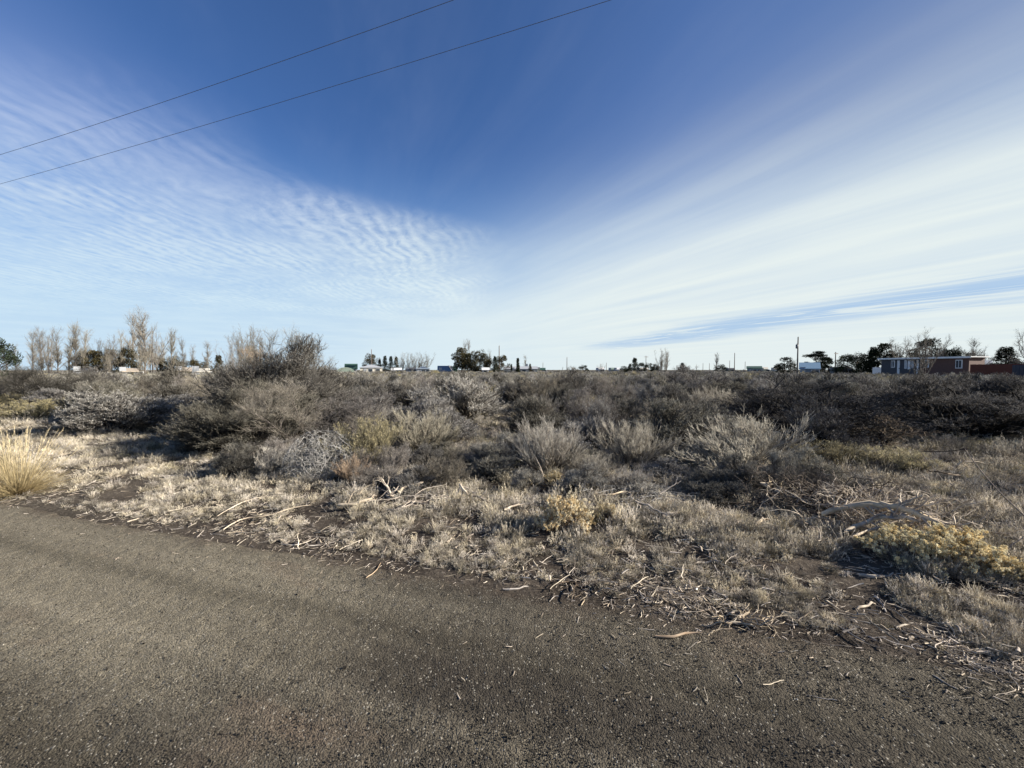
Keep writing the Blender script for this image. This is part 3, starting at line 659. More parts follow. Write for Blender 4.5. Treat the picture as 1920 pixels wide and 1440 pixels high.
for tries in range(16000):
    yv = 6.6+17.5*rng.uniform()**.85; xv = rng.uniform(-1.33, 1.33)*yv
    pxp, pyp = proj((xv, yv, 0))
    if pyp > 862 or pxp < -60 or pxp > 1980: continue
    w, l = wl(xv, yv)
    if w < 7.0 and xv > -4: 
        if not (1100 < pxp < 1500 and pyp < 830): continue
    if pxp > 1560 and pyp > 806: continue
    if 240 < pxp < 400 and pyp > 790: continue
    if pxp < 360 and pyp > 812: continue
    if pxp < 150 and pyp > 772: continue
    if 850 < pxp < 1010 and pyp > 770: continue
    r = rng.uniform(.5, 1.0)*(1 if yv > 9 else .75)
    if any((xv-a)**2+(yv-b)**2 < (.80*(r+c))**2 for a, b, c in placed): continue
    placed.append((xv, yv, r)); cand.append((xv, yv, r, pxp, pyp))
    if len(cand) >= 255: break
nb = 0
for tries in range(4000):
    yv = rng.uniform(4.7, 7.2); xv = rng.uniform(-1.3, 1.2)*yv; pxp, pyp = proj((xv, yv, 0)); w, l = wl(xv, yv)
    if w < EDGE+1.5 or not (430 < pxp < 1560) or pyp > 945: continue
    r = rng.uniform(.24, .42)
    if any((xv-a)**2+(yv-b)**2 < (.75*(r+c*.7))**2 for a, b, c in placed): continue
    placed.append((xv, yv, r)); cand.append((xv, yv, r, pxp, pyp)); nb += 1
    if nb >= 34: break
info = []
for xv, yv, r, pxp, pyp in cand:
    p = rng.uniform(); rightness = ss(pxp, 1000, 1700)  # more dark-twigged shrubs rightward, their colour standing in for backlit shade
    kind = 'sage' if p < .52 else 'dark' if p < .52+.12+.20*rightness else 'bare' if p < .86+.09*rightness else 'broom' if p < .95 else 'green'
    Hh = {'sage': rng.uniform(.8, 1.35), 'dark': rng.uniform(.9, 1.5), 'bare': rng.uniform(.9, 1.5), 'broom': rng.uniform(.6, 1.0), 'green': rng.uniform(.5, .8)}[kind]
    if yv < 9: Hh *= .8
    s = r*rng.uniform(1.65, 2.15)
    if r < .43: kind = ('bare', 'sage', 'broom')[int(rng.integers(0, 3))]; Hh = rng.uniform(.28, .55)
    nm = {'sage': 'sagebrush', 'dark': 'dark_sagebrush', 'bare': 'bare_shrub', 'broom': 'twiggy_shrub', 'green': 'rabbitbrush'}[kind]
    e = put_shrub(kind, (xv, yv, gz(xv, yv)-.02), (s, s*rng.uniform(.85, 1.15), Hh), rng.uniform(0, 6.28), nm, None, 'shrub', SG, int(rng.integers(0, NVAR[kind])),
                  (rng.normal(0, .06), rng.normal(0, .06)))
    info.append((e, kind, pxp, yv, Hh))
CN = {'sage': 'grey-brown sagebrush', 'dark': 'dark sagebrush', 'bare': 'leafless shrub', 'broom': 'twiggy shrub', 'green': 'yellow-green rabbitbrush'}
ROW = [(7.25, 'on the grassy strip'), (8.6, 'in the nearest row'), (11, 'in the second row'), (14, 'in the middle rows'), (18, 'in the farther rows'), (99, 'in the last row')]
ORD = ['leftmost', 'second', 'third', 'fourth', 'fifth', 'sixth', 'seventh', 'eighth', 'ninth', 'tenth', 'eleventh', 'twelfth', 'thirteenth', 'fourteenth', 'fifteenth', 'sixteenth']
cells = {}
for t in info:
    e, kind, px, yv, Hh = t
    lm = [n for x0, n in LM if x0 <= max(0, px)][-1]; row = next(n for y0, n in ROW if yv < y0)
    cells.setdefault((kind, lm, row), []).append(t)
for (kind, lm, row), L in cells.items():
    L.sort(key=lambda t: t[2])
    for k, t in enumerate(L):
        if len(L) == 1: lb = '%s %s, below %s' % (CN[kind], row, lm)
        elif len(L) == 2: lb = '%s %s %s, below %s' % (('left-hand', 'right-hand')[k], CN[kind], row, lm)
        else: lb = '%s %s from left %s below %s' % (ORD[k] if k else 'first', CN[kind], row, lm)
        t[0]['label'] = lb
print('cells max', max(len(v) for v in cells.values()))

# low ground shrubs and the brush beyond: one mass
def far_shrub(seed, mat):
    r = np.random.default_rng(seed); g = Geo(); B, D, inc = fan(r, 14, 4, 78, .12, .8)
    P, Q = grow(r, B, D, r.uniform(.45, .72, 14), .02, .008, 5, .4, .4); g.tubes(P, Q, lvl(5, 0, .4))
    P1, Q1 = child(r, P, Q, 8, (20, 60), (.18, .36), 4, .25, .45, .3, .6, .4, .006); g.tubes(P1, Q1, lvl(4, .25, .6))
    P2, Q2 = child(r, P1, Q1, 9, (20, 60), (.08, .20), 3, .2, .6, .3, .7, .5, .004); g.tubes(P2, Q2, lvl(3, .5, .95))
    tips_blades(r, g, P2, 2, (.03, .07), (.012, .022), (.7, 1.), .9); return g.mesh('far_shrub', mat)
fars = [(far_shrub(300+i, M['sage']), 'far') for i in range(4)]+[(far_shrub(320+i, M['dark']), 'far') for i in range(2)]+[(far_shrub(340+i, M['bare']), 'far') for i in range(2)]+[(far_shrub(360, M['green']), 'far')]
NS = 19000
u = rng.uniform(0, 1, NS); yy = 20+210*u**1.7; xx = rng.uniform(-2.4, 1.45, NS)*yy
inn = np.array([False]*NS); arr = np.array(placed)
near = yy < 26
for i in np.nonzero(near)[0]:
    if np.min((arr[:, 0]-xx[i])**2+(arr[:, 1]-yy[i])**2) < .9: inn[i] = True
house = (xx > 55) & (xx < 95) & (yy > 48) & (yy < 90)
keep = ~inn & ~house; xx, yy = xx[keep], yy[keep]; n = len(xx)
s = rng.uniform(.7, 1.3, n)*(1+ss(yy, 30, 150)*.7)
zs = rng.uniform(.95, 1.5, n)*(1+.22*vn(xx*.05, yy*.05, 9))
zs = np.where(rng.uniform(0, 1, n) < .05, zs*1.25, zs)
pk = np.where(rng.uniform(0, 1, n) < .6, rng.integers(0, 4, n), rng.integers(4, 9, n))
scatter('distant_sagebrush', fars, np.stack([xx, yy, gh(xx, yy)-.03], 1), euler(rng, n, .07), np.stack([s, s, zs], 1), pk,
        'mass of grey sagebrush stretching to the horizon')
# small undergrowth between the near shrubs
weeds = [(far_shrub(400+i, M['broom']), 'weed') for i in range(2)]+[(far_shrub(410+i, M['sage']), 'weed') for i in range(3)]+[(far_shrub(420, M['green']), 'weed')]
def fine_weed(seed, mat):
    s_, t_ = Geo(), Geo(); r = np.random.default_rng(seed); g = Geo(); B, D, inc = fan(r, 26, 0, 70, .1, .9)
    P, Q = grow(r, B, D, r.uniform(.5, .9, 26), .007, .004, 5, .3, .3); g.tubes(P, Q, lvl(5, 0, .6))
    P1, Q1 = child(r, P, Q, 7, (15, 45), (.15, .35), 4, .2, .4, .2, .7, .5, .003); g.tubes(P1, Q1, lvl(4, .4, .8))
    P2, Q2 = child(r, P1, Q1, 5, (15, 45), (.08, .18), 3, .3, .3, .2, .8, .6, .0025); g.tubes(P2, Q2, lvl(3, .6, 1.)); return g.mesh('weed', mat)
weeds = [(fine_weed(500+i, M[m]), 'weed') for i, m in enumerate(('broom', 'broom', 'sage', 'bare', 'silver', 'green', 'bare'))]
NW = 2600
u = rng.uniform(0, 1, NW); yy = 3.2+19*u**1.3; xx = rng.uniform(-1.4, 1.4, NW)*yy
w, l = wl(xx, yy); keep = (w > EDGE+.9+rng.exponential(.6, NW)) & (fbm(xx*.6, yy*.6, 70, 3)+rng.normal(0, .2, NW) > -.1)
xx, yy, w = xx[keep], yy[keep], w[keep]; n = len(xx); s = rng.uniform(.12, .42, n)*(.6+.5*ss(w, 4, 7))
scatter('undergrowth', weeds, np.stack([xx, yy, gh(xx, yy)-.01], 1), euler(rng, n, .15), np.stack([s, s, s*rng.uniform(.8, 1.2, n)], 1), rng.integers(0, 7, n),
        'low dry weeds and seedlings growing between the shrubs')

# ------------------------------------------------------------------ fallen branches
def branch(pts, r0, r1, label, mat='wood', lift=.03, twigs=14, seed=1, name='fallen_branch', tl=(.06, .22), cat='branch', group='fallen branches on the verge', heights=None, knots=10, flat=0.):
    rg = np.random.default_rng(seed); W = []
    for k, p in enumerate(pts):
        hz = lift if heights is None else heights[k]
        b = gp(p[0], p[1], hz)
        for _ in range(3): b = gp(p[0], p[1], float(surf(b.x, b.y))+hz)
        W.append(np.array(b))
    W = np.array(W); m = len(W); K = knots
    t = np.linspace(0, m-1, K); i = np.minimum(t.astype(int), m-2); f = (t-i)[:, None]
    def g_(j): return W[np.clip(j, 0, m-1)]
    p0, p1, p2, p3 = g_(i-1), g_(i), g_(i+1), g_(i+2)
    P = .5*((2*p1)+(-p0+p2)*f+(2*p0-5*p1+4*p2-p3)*f*f+(-p0+3*p1-3*p2+p3)*f**3)
    P += rg.normal(0, r0*.35, P.shape); P = P[None]; Q = (r0+(r1-r0)*np.linspace(0, 1, K))[None]*rg.uniform(.82, 1.15, (1, K)); Q[0, 0] *= .6; Q[0, -1] *= .5
    o0 = np.array(W[0]); P = P-o0
    g = Geo(); g.tubes(P, Q, np.clip(rg.uniform(.45, .95, (1, K)), 0, 1), 7)
    e = empty(name, tuple(o0)); few = 0 < twigs <= 6
    if not few: g.obj('limb', M[mat], e, True)
    if twigs:
        t = g if few else Geo(); P1, Q1 = child(rg, P, Q, twigs, (20, 65), tl, 6, .1, 0, .5, .5, .3, .0018); lo = surf(P1[:, :, 0]+o0[0], P1[:, :, 1]+o0[1])-o0[2]+.004
        P1[:, :, 2] = np.maximum(P1[:, :, 2], lo); t.tubes(P1, Q1, lvl(6, .4, .9), 4)
        P2, Q2 = child(rg, P1, Q1, 2.0, (25, 65), (tl[0]*.5, tl[1]*.5), 4, .2, 0, .4, .7, .5, .0013); t.tubes(P2, Q2, lvl(4, .5, 1.)); t.obj('limb' if few else 'twigs', M[mat], e, True)
    return tag(e, label, cat, group)
BR = [
 ([(1538, 966), (1590, 952), (1645, 941), (1700, 955), (1755, 978), (1792, 1000)], .030, .016, 'long pale branch arching across the top of the pile at the right', 'wood', 26, [.05, .12, .20, .18, .12, .08], (.1, .4)),
 ([(1650, 942), (1715, 962), (1770, 980), (1800, 992)], .022, .010, 'grey branch lying along the back of the long arching one', 'wood', 10, [.20, .16, .12, .1], (.1, .3)),
 ([(1585, 998), (1625, 978), (1660, 970), (1710, 976), (1752, 982)], .019, .010, 'forked pale branch under the long arching one', 'wood', 18, [.02, .06, .11, .10, .06], (.08, .3)),
 ([(1598, 1006), (1640, 992), (1680, 978), (1735, 978)], .009, .005, 'thin pale branch just below the forked one', 'wood', 8, [.02, .04, .06, .05], (.05, .2)),
 ([(1426, 908), (1450, 918), (1475, 925), (1516, 921)], .024, .013, 'short weathered branch with an upturned end at the left of the pile', 'wood', 8, [.14, .08, .06, .07], (.1, .3)),
 ([(1412, 985), (1428, 976), (1450, 977), (1478, 983)], .017, .007, 'pale crooked branch left of the pile', 'wood', 6, None, (.05, .15)),
 ([(1520, 918), (1560, 930), (1576, 924)], .013, .008, 'dark hooked stick above the pile', 'darkwood', 8, [.05, .10, .14], (.06, .2)),
 ([(735, 932), (728, 918), (716, 898)], .016, .008, 'upright forked white branch beside the tan weed', 'wood', 6, [.02, .14, .26], (.1, .22)),
 ([(672, 928), (684, 914), (700, 906)], .006, .004, 'thin white branch leaning left of the upright forked one', 'wood', 4, [.02, .08, .13], (.05, .12)),
 ([(746, 925), (768, 910), (793, 906)], .018, .012, 'short thick arched branch right of the upright forked one', 'wood', 0, [.03, .07, .08], (.05, .12)),
 ([(635, 948), (668, 945), (690, 936), (705, 929)], .019, .010, 'pale branch lying below the yellow-green rabbitbrush', 'wood', 5, [.02, .03, .06, .08], (.05, .2)),
 ([(408, 968), (440, 948), (480, 934), (508, 930)], .0045, .0025, 'long thin pale branch at the left of the verge', 'wood', 4, None, (.05, .2)),
 ([(420, 992), (455, 972), (500, 967), (560, 950), (585, 947)], .0055, .003, 'long bent stick parallel to the road at the left', 'wood', 6, None, (.06, .2)),
 ([(860, 905), (872, 925), (895, 932), (925, 945)], .014, .007, 'bent grey branch left of the round gold rabbitbrush', 'wood', 9, [.16, .08, .05, .02], (.08, .25)),
 ([(1108, 928), (1140, 928), (1175, 922), (1190, 935)], .011, .006, 'pale crooked branch behind the small orange-gold rabbitbrush', 'wood', 12, [.05, .09, .10, .06], (.06, .22)),
 ([(1192, 940), (1215, 948), (1232, 958), (1252, 966)], .011, .006, 'pale branch leading down to the pale log stub', 'wood', 4, [.1, .07, .05, .03], (.05, .2)),
 ([(945, 955), (965, 948), (985, 945), (1010, 947)], .010, .006, 'pale curved stick left of the round gold rabbitbrush', 'wood', 2, None, (.04, .1)),
 ([(1010, 900), (1018, 888), (1000, 850)], .007, .004, 'bleached stem standing within the open leafless shrub', 'wood', 4, [.02, .12, .3], (.05, .15)),
 ([(1215, 945), (1240, 925), (1270, 905)], .008, .004, 'thin grey branch rising right of the pale crooked branch', 'wood', 6, [.02, .09, .2], (.08, .2)),
 ([(1788, 880), (1800, 868), (1812, 866), (1845, 868)], .013, .009, 'grey curved branch in the sunny grass at the right', 'wood', 3, [.03, .12, .14, .12], (.06, .2)),
 ([(1740, 882), (1775, 888), (1800, 892)], .010, .007, 'dark branch left of the grey curved one', 'darkwood', 5, [.12, .1, .05], (.06, .2)),
]
for k, (pts, r0, r1, lb, mt, tw, hs, tl) in enumerate(BR):
    hs = [h_+(.09 if pts[0][0] > 1500 else .05) for h_ in hs] if hs else [.05]*len(pts); r0 *= 1.25; r1 *= 1.25
    branch(pts, r0, r1, lb, mt, .02, tw, 50+k, tl=tl, heights=hs)
ST = [
 ([(1226, 1192), (1262, 1195), (1285, 1188), (1316, 1186)], .0085, .006, 'curved stick lying on the road, the longest there'),
 ([(1195, 1178), (1228, 1182)], .003, .002, 'thin straight twig above the curved stick on the road'),
 ([(687, 1083), (703, 1072), (714, 1055)], .005, .003, 'slender bent stick on the left part of the road'),
 ([(1000, 1083), (1015, 1079), (1040, 1080)], .005, .003, 'short pale stick behind the long pale splinter'),
 ([(526, 1020), (560, 1021), (595, 1008)], .006, .003, 'forked pale stick at the road edge on the left'),
 ([(578, 1024), (602, 1022)], .006, .004, 'short stick beside the forked one at the road edge'),
 ([(1090, 1102), (1108, 1082)], .004, .003, 'straight stick crossing others at the road edge'),
 ([(1030, 1128), (1040, 1118), (1048, 1118)], .004, .003, 'small hooked stick on the road below the splinter'),
 ([(1090, 1135), (1096, 1124)], .004, .003, 'tiny upright-pointing stick right of the hooked one'),
 ([(1380, 1264), (1392, 1282)], .003, .002, 'thin dark twig pointing at the camera on the road'),
 ([(1750, 1266), (1775, 1282), (1796, 1292)], .003, .002, 'long thin twig on the road at the lower right'),
 ([(240, 978), (262, 972)], .007, .004, 'short stick on the far left road edge'),
]
for k, (pts, r0, r1, lb) in enumerate(ST):
    branch(pts, r0, r1, lb, 'tan' if k in (0, 2) else 'wood', r0*.9, 0, 90+k, 'stick', cat='stick', group='sticks lying on the road', knots=7)
SP = [
 ([(1640, 1118), (1652, 1130), (1664, 1148)], .009, .005, 'flat grey wood splinter leaning below the gold clump'),
 ([(1608, 1142), (1640, 1130)], .010, .007, 'pale splinter touching the leaning grey one'),
 ([(1608, 1076), (1640, 1079), (1676, 1076)], .018, .010, 'pale split wood piece before the big gold clump'),
 ([(1466, 1148), (1500, 1150)], .008, .005, 'pale chip among the grass left of the leaning splinter'),
 ([(942, 1105), (968, 1103), (990, 1098)], .008, .005, 'long pale splinter on the road edge, the nearest to the camera centre'),
 ([(1680, 1178), (1710, 1167)], .007, .005, 'pale splinter at the lower right of the verge'),
 ([(1702, 1198), (1716, 1194)], .008, .007, 'stubby cream chip on the dark road edge'),
 ([(1755, 1200), (1768, 1198)], .008, .006, 'small curled chip right of the stubby cream one'),
 ([(1852, 1212), (1862, 1218), (1850, 1224)], .008, .005, 'curled pale chip near the right end of the road edge'),
 ([(1300, 1058), (1330, 1052), (1356, 1054)], .011, .006, 'bundle-like pale splinter in the grass at the centre right'),
 ([(1275, 1090), (1295, 1078), (1268, 1085)], .008, .005, 'pale root piece at the road edge at the centre right'),
 ([(1350, 1166), (1385, 1168), (1418, 1174)], .010, .007, 'pale root wood at the corner of the verge'),
 ([(1240, 966), (1262, 966), (1282, 962)], .034, .026, 'pale log stub lying right of the gold rabbitbrush'),
 ([(1884, 882), (1905, 885), (1935, 888)], .045, .035, 'white weathered log in the sunny grass, cut by the view'),
 ([(1380, 984), (1420, 990), (1460, 1000)], .008, .005, 'flat bark strip left of the pile of branches'),
 ([(1270, 1012), (1345, 1010)], .007, .006, 'straight grey stick lying level in the grass'),
]
for k, (pts, r0, r1, lb) in enumerate(SP):
    branch(pts, r0, r1, lb, 'bone' if k in (13,) else 'wood', r0*.8, 0, 130+k, 'wood_piece', cat='wood', group='loose wood on the verge', knots=6)
# the tangle of dark twigs left in the pile
def pile(px, py, wpx, h, seed, label, mat='darkwood', n=240, ls=1.):
    rg = np.random.default_rng(seed); b = gp(px, py); b.z = gz(b.x, b.y); Wm = wpx/FPX*b.y
    B = rg.normal(0, 1, (n, 3))*np.array([Wm*.26, Wm*.16, h*.3]); B[:, 2] = np.abs(B[:, 2])
    D = rg.normal(0, 1, (n, 3))*np.array([1, .6, .35]); e = empty('twig_pile', b)
    P, Q = grow(rg, B, D, rg.uniform(.25, .7, n)*ls, .006, .0025, 8, 0, .8); P[:, :, 2] = np.clip(P[:, :, 2], 0.005, h*1.3)
    s_ = Geo(); s_.tubes(P, Q, lvl(8, .2, .9), 4); s_.obj('branches', M[mat], e, True)
    P1, Q1 = child(rg, P, Q, 4, (20, 70), (.06, .2), 5, .1, 0, .5, .6, .5, .0015); P1[:, :, 2] = np.maximum(P1[:, :, 2], .003)
    t_ = Geo(); t_.tubes(P1, Q1, lvl(5, .4, 1.)); t_.obj('twigs', M[mat], e, True)
    return tag(e, label, 'twig pile', 'heaps of dead twigs')
pile(1520, 958, 190, .24, 3, 'dark heap of dead twigs at the left end of the branch pile')
pile(1640, 985, 290, .20, 4, 'weathered twigs heaped under the arching branches', 'wood', 300)
pile(1105, 1092, 80, .03, 5, 'flat scatter of dark twigs on the road edge', 'darkwood', 26, .6)
pile(1390, 1168, 70, .06, 6, 'small heap of pale roots at the corner of the verge', 'wood', 16, .45)
pile(1180, 950, 140, .10, 8, 'low heap of bleached twigs right of the gold rabbitbrush', 'silver', 90)
pile(770, 945, 130, .08, 9, 'low heap of grey twigs under the upright forked branch', 'wood', 60)
# fallen fence wire at the right
def wire_thing():
    a = gp(1726, 846, .42); b = gp(1809, 842, .50); c = gp(1932, 978, .30); d = gp(1802, 938, .04); e_ = gp(1700, 838, .3)
    e = empty('fence_wire', (a.x, a.y, gz(a.x, a.y)))
    def ln(p, q, r, nm, sag=.02):
        t = np.linspace(0, 1, 12)[:, None]; P = np.array(p)*(1-t)+np.array(q)*t; P[:, 2] -= (np.sin(t[:, 0]*np.pi))*sag; P = P-np.array(e.location)
        g = Geo(); g.tubes(P[None], np.full((1, 12), r), .5, 5); g.obj(nm, M['rust'], e)
    ln(a, b, .006, 'wire'); ln(b, c, .0055, 'wire', .05); ln(a, d, .0045, 'wire', .03); ln(e_, a, .003, 'wire')
    g = Geo(); g.box(np.array(b)-np.array(e.location), (.035, .03, .03)); g.obj('clip', M['rust'], e)
    tag(e, 'loose dark fence wire standing over the sunny grass at the right', 'wire')
wire_thing()

# ------------------------------------------------------------------ power lines overhead
def power_line(pL, pR, zL, label):
    """wire through two image points at a given height"""
    def hz(px, py, z):
        d = ray(px, py); k = (z-HCAM)/d[2]; return np.array([d[0]*k, d[1]*k, z])
    A, B = hz(*pL, zL), hz(*pR, zL); d = (B-A); t = np.linspace(-7, 4, 150)[:, None]
    P = A+d*t; ft = (t[:, 0]+.75) % 2.5-1.25; P[:, 2] += .28*(ft**2-.25)
    g = Geo(); g.tubes((P-A)[None], np.full((1, 150), .0048), .5, 6); o = g.obj('power_line', M['wire'], None, True); o.location = A
    tag(o, label, 'power line', 'overhead power lines')
power_line((0, 290), (850, 0), 8.0, 'upper overhead wire crossing the blue sky')
power_line((0, 345), (1145, 0), 8.0, 'lower overhead wire, the longer one across the sky')

# ------------------------------------------------------------------ trees
def tree_bare(seed, style):
    r = np.random.default_rng(seed); s = Geo(); t = Geo(); rm = .0010
    if style == 'poplar':
        P, Q = grow(r, np.array([[0, 0, 0.]]), np.array([[0, 0, 1.]]), 1., .014, .002, 12, .1, .08)
        s.tubes(P, Q, lvl(12, 0, .3), 6)
        P1, Q1 = child(r, P, Q, 44, (16, 42), (.14, .42), 6, .14, .55, .14, .5, .4, rm); t.tubes(P1, Q1, lvl(6, .2, .6), 4)
        P2, Q2 = child(r, P1, Q1, 8, (15, 45), (.06, .17), 4, .15, .35, .2, .6, .6, rm*.75); t.tubes(P2, Q2, lvl(4, .5, .9))
        P3, Q3 = child(r, P2, Q2, 3, (15, 45), (.03, .08), 3, .15, .3, .2, .7, .6, rm*.55); t.tubes(P3, Q3, lvl(3, .7, 1.))
    elif style == 'multi':
        B, D, inc = fan(r, 6, 2, 24, .03); P, Q = grow(r, B, D, r.uniform(.75, 1.02, 6), .010, .002, 9, .12, .16)
        s.tubes(P, Q, lvl(9, 0, .3), 5)
        P1, Q1 = child(r, P, Q, 15, (14, 44), (.12, .34), 6, .2, .35, .2, .55, .4, rm); t.tubes(P1, Q1, lvl(6, .2, .6), 4)
        P2, Q2 = child(r, P1, Q1, 6, (15, 50), (.05, .15), 4, .15, .3, .2, .6, .6, rm*.75); t.tubes(P2, Q2, lvl(4, .5, .9))
        P3, Q3 = child(r, P2, Q2, 3, (15, 50), (.03, .07), 3, .15, .3, .2, .7, .6, rm*.55); t.tubes(P3, Q3, lvl(3, .7, 1.))
    else:  # spreading
        P0, Q0 = grow(r, np.array([[0, 0, 0.]]), np.array([[0, 0, 1.]]), .34, .020, .013, 5, .1, .1); s.tubes(P0, Q0, lvl(5, 0, .2), 6)
        B = np.repeat(P0[:, -1], 7, 0); _, D, inc = fan(r, 7, 12, 58, 0); P, Q = grow(r, B, D, r.uniform(.4, .66, 7), .010, .003, 8, .25, .3)
        s.tubes(P, Q, lvl(8, .1, .4), 5)
        P1, Q1 = child(r, P, Q, 9, (20, 55), (.14, .34), 6, .2, .25, .3, .6, .4, rm); t.tubes(P1, Q1, lvl(6, .2, .6), 4)
        P2, Q2 = child(r, P1, Q1, 6, (20, 55), (.06, .16), 4, .15, .2, .3, .6, .6, rm*.75); t.tubes(P2, Q2, lvl(4, .5, .9))
        P3, Q3 = child(r, P2, Q2, 3, (20, 55), (.03, .08), 3, .15, .2, .3, .7, .6, rm*.55); t.tubes(P3, Q3, lvl(3, .7, 1.))
    return s, t
def tree_evergreen(seed, style):
    r = np.random.default_rng(seed); s = Geo(); t = Geo()
    P, Q = grow(r, np.array([[0, 0, 0.]]), np.array([[0, 0, 1.]]), .97, .022, .003, 8, .1, .05); s.tubes(P, Q, lvl(8, 0, 1), 7)
    if style in ('spruce', 'column'):
        n = 150; z = r.uniform(.06, .97, n); wdt = .24 if style == 'spruce' else .13
        L = ((1-z)**.8)*wdt*r.uniform(.65, 1.25, n)+.015; az = r.uniform(0, 6.283, n)
        D = np.stack([np.cos(az), np.sin(az), np.full(n, .12 if style == 'spruce' else 1.2)], 1); B = np.stack([np.zeros(n), np.zeros(n), z], 1)
        P1, Q1 = grow(r, B, D, L, .004, .001, 5, -.25, .2); t.tubes(P1, Q1, .1)
        P2, _ = child(r, P1, Q1, 16, (30, 75), (.02, .05), 2, .1, -.1, .1, .5, .5, .001)
        tips_blades(r, t, P2, 2, (.02, .045), (.008, .016), (.1, 1.), .7, .004)
    else:
        nb = 26 if style == 'pine' else 34
        if style == 'pine':
            z = r.uniform(.25, .95, nb); az = r.uniform(0, 6.283, nb); prof = np.interp(z, [.2, .45, .7, 1], [.26, .34, .27, .05])
        elif style == 'flatpine':
            z = r.choice([.38, .52, .66, .8, .92], nb)+r.normal(0, .015, nb); az = r.uniform(0, 6.283, nb); prof = np.interp(z, [.3, .6, .95], [.50, .48, .2])
        else:
            z = r.uniform(.08, .93, nb); az = r.uniform(0, 6.283, nb); prof = np.interp(z, [0, .3, .6, .85, 1], [.34, .44, .40, .26, .05])
        rad = prof*np.sqrt(r.uniform(.25, 1, nb)); C = np.stack([np.cos(az)*rad, np.sin(az)*rad, z], 1)
        B = np.stack([np.zeros(nb), np.zeros(nb), np.maximum(.05, z-rad*.6)], 1)
        P1, Q1 = grow(r, B, C-B, np.linalg.norm(C-B, axis=1), .009, .004, 5, 0, .05); s.tubes(P1, Q1, lvl(5, .2, .6), 4)
        per = 150; cr = np.repeat(r.uniform(.07, .14, nb), per)[:, None]
        if style == 'flatpine': sc3 = np.array([1.25, 1.25, .38])
        elif style == 'pine': sc3 = np.array([.95, .95, .8])
        else: sc3 = np.array([1.05, 1.05, 1.05])
        d = nrm(r.normal(0, 1, (nb*per, 3))); pos = np.repeat(C, per, 0)+d*cr*sc3*(r.uniform(.2, 1.08, (nb*per, 1))**.5)
        pos[:, 2] = np.maximum(pos[:, 2], .01); dd = nrm(d+r.normal(0, .6, d.shape)+np.array([0, 0, .4])); N = nrm(np.cross(dd, r.normal(0, 1, dd.shape)))
        t.blades(pos, dd, N, r.uniform(.025, .06, nb*per), r.uniform(.012, .026, nb*per), r.uniform(0, 1, nb*per), .12)
    return s, t
TP = {}
def tree(style, px, top, Yd, label, name, wide=1., mat=None, base=None, group=None, seed=0, cat='tree'):
    key = (style, seed, mat)
    if key not in TP:
        bare_ = style in ('poplar', 'multi', 'spreading')
        s, t = (tree_bare if bare_ else tree_evergreen)(seed*13+len(style), style)
        if bare_: TP[key] = (s.mesh('trunk', M['tree' if mat != 'willow' else 'willow']), t.mesh('crown', M[mat or 'tree']))
        else: TP[key] = (s.mesh('trunk', M['bark']), t.mesh('crown', M[mat or 'spruce']))
    p = at(px, 692, Yd); z0 = gz(p.x, p.y) if base is None else base
    H = (at(px, top, Yd).z-z0)/.985
    e = empty(name, (p.x, p.y, z0-.03), (px*2.3) % 6.28, (H*wide, H*wide, H))
    for m, nm in zip(TP[key], ('trunk', 'crown')):
        o = bpy.data.objects.new(nm, m); COL.objects.link(o); o.parent = e
    tag(e, label, cat, group); return e
# bare poplars and cottonwoods along the left skyline
GB = 'bare trees on the left skyline'
BT = [(62, 627, 'leftmost bare poplar of the left row'), (78, 622, 'second bare poplar of the left row'), (95, 621, 'third bare poplar of the left row'),
      (109, 624, 'slim fourth bare poplar of the left row'), (128, 613, 'tallest bare poplar of the left row'), (143, 620, 'bare poplar right of the tallest in the left row'),
      (156, 627, 'last bare poplar of the left row'), (30, 650, 'faint small bare tree beside the dark juniper'), (15, 655, 'faint bare twigs tree next to the juniper branch'),
      (184, 631, 'bare tree above the left end of the brown junipers'), (208, 630, 'bare tree above the middle of the brown junipers'), (228, 629, 'bare tree above the right end of the brown junipers'),
      (246, 597, 'tall bare cottonwood left of the tallest'), (272, 590, 'tallest bare cottonwood of the left skyline'), (262, 612, 'slender bare tree between the two tallest cottonwoods'),
      (286, 603, 'bushy bare cottonwood right of the tallest'), (299, 626, 'low bare tree at the right foot of the tallest cottonwood'),
      (323, 624, 'lone slim bare poplar right of the cottonwoods'), (346, 642, 'left one of two small bare poplars before the spruce'), (363, 652, 'right one of two small bare poplars before the spruce'),
      (388, 645, 'small bare poplar just left of the young spruce')]
for k, (px, top, lb) in enumerate(BT):
    st = 'multi' if px in (286, 299, 95, 208, 184) else 'poplar'
    tree(st, px, top+3, 78+(k*7) % 17, lb, 'bare_tree', .95 if st == 'poplar' else .8, None, None, GB, k % 4)
for k, (px, top, lb) in enumerate([(432, 640, 'small bare tree at the left of the willow group'), (447, 627, 'bare tree left in the willow group'), (459, 618, 'tall bare tree behind the orange willow'),
                                   (473, 616, 'tallest bare tree behind the orange willow'), (487, 627, 'bare tree right in the willow group')]):
    tree('multi', px, top, 58+k*2, lb, 'bare_tree', .75, None, None, GB, k % 3)
tree('spreading', 478, 643, 50, 'orange-twigged willow left of the tallest bare shrub', 'willow_tree', .95, 'willow', None, None, 1)
tree('multi', 268, 655, 60, 'low bushy young willow at the foot of the tall cottonwoods', 'willow_tree', 1.1, 'tree', None, None, 2)
tree('multi', 200, 662, 62, 'low pale willow before the brown junipers', 'willow_tree', 1.2, 'tree', None, None, 2)
GJ = 'brown-green junipers on the left skyline'
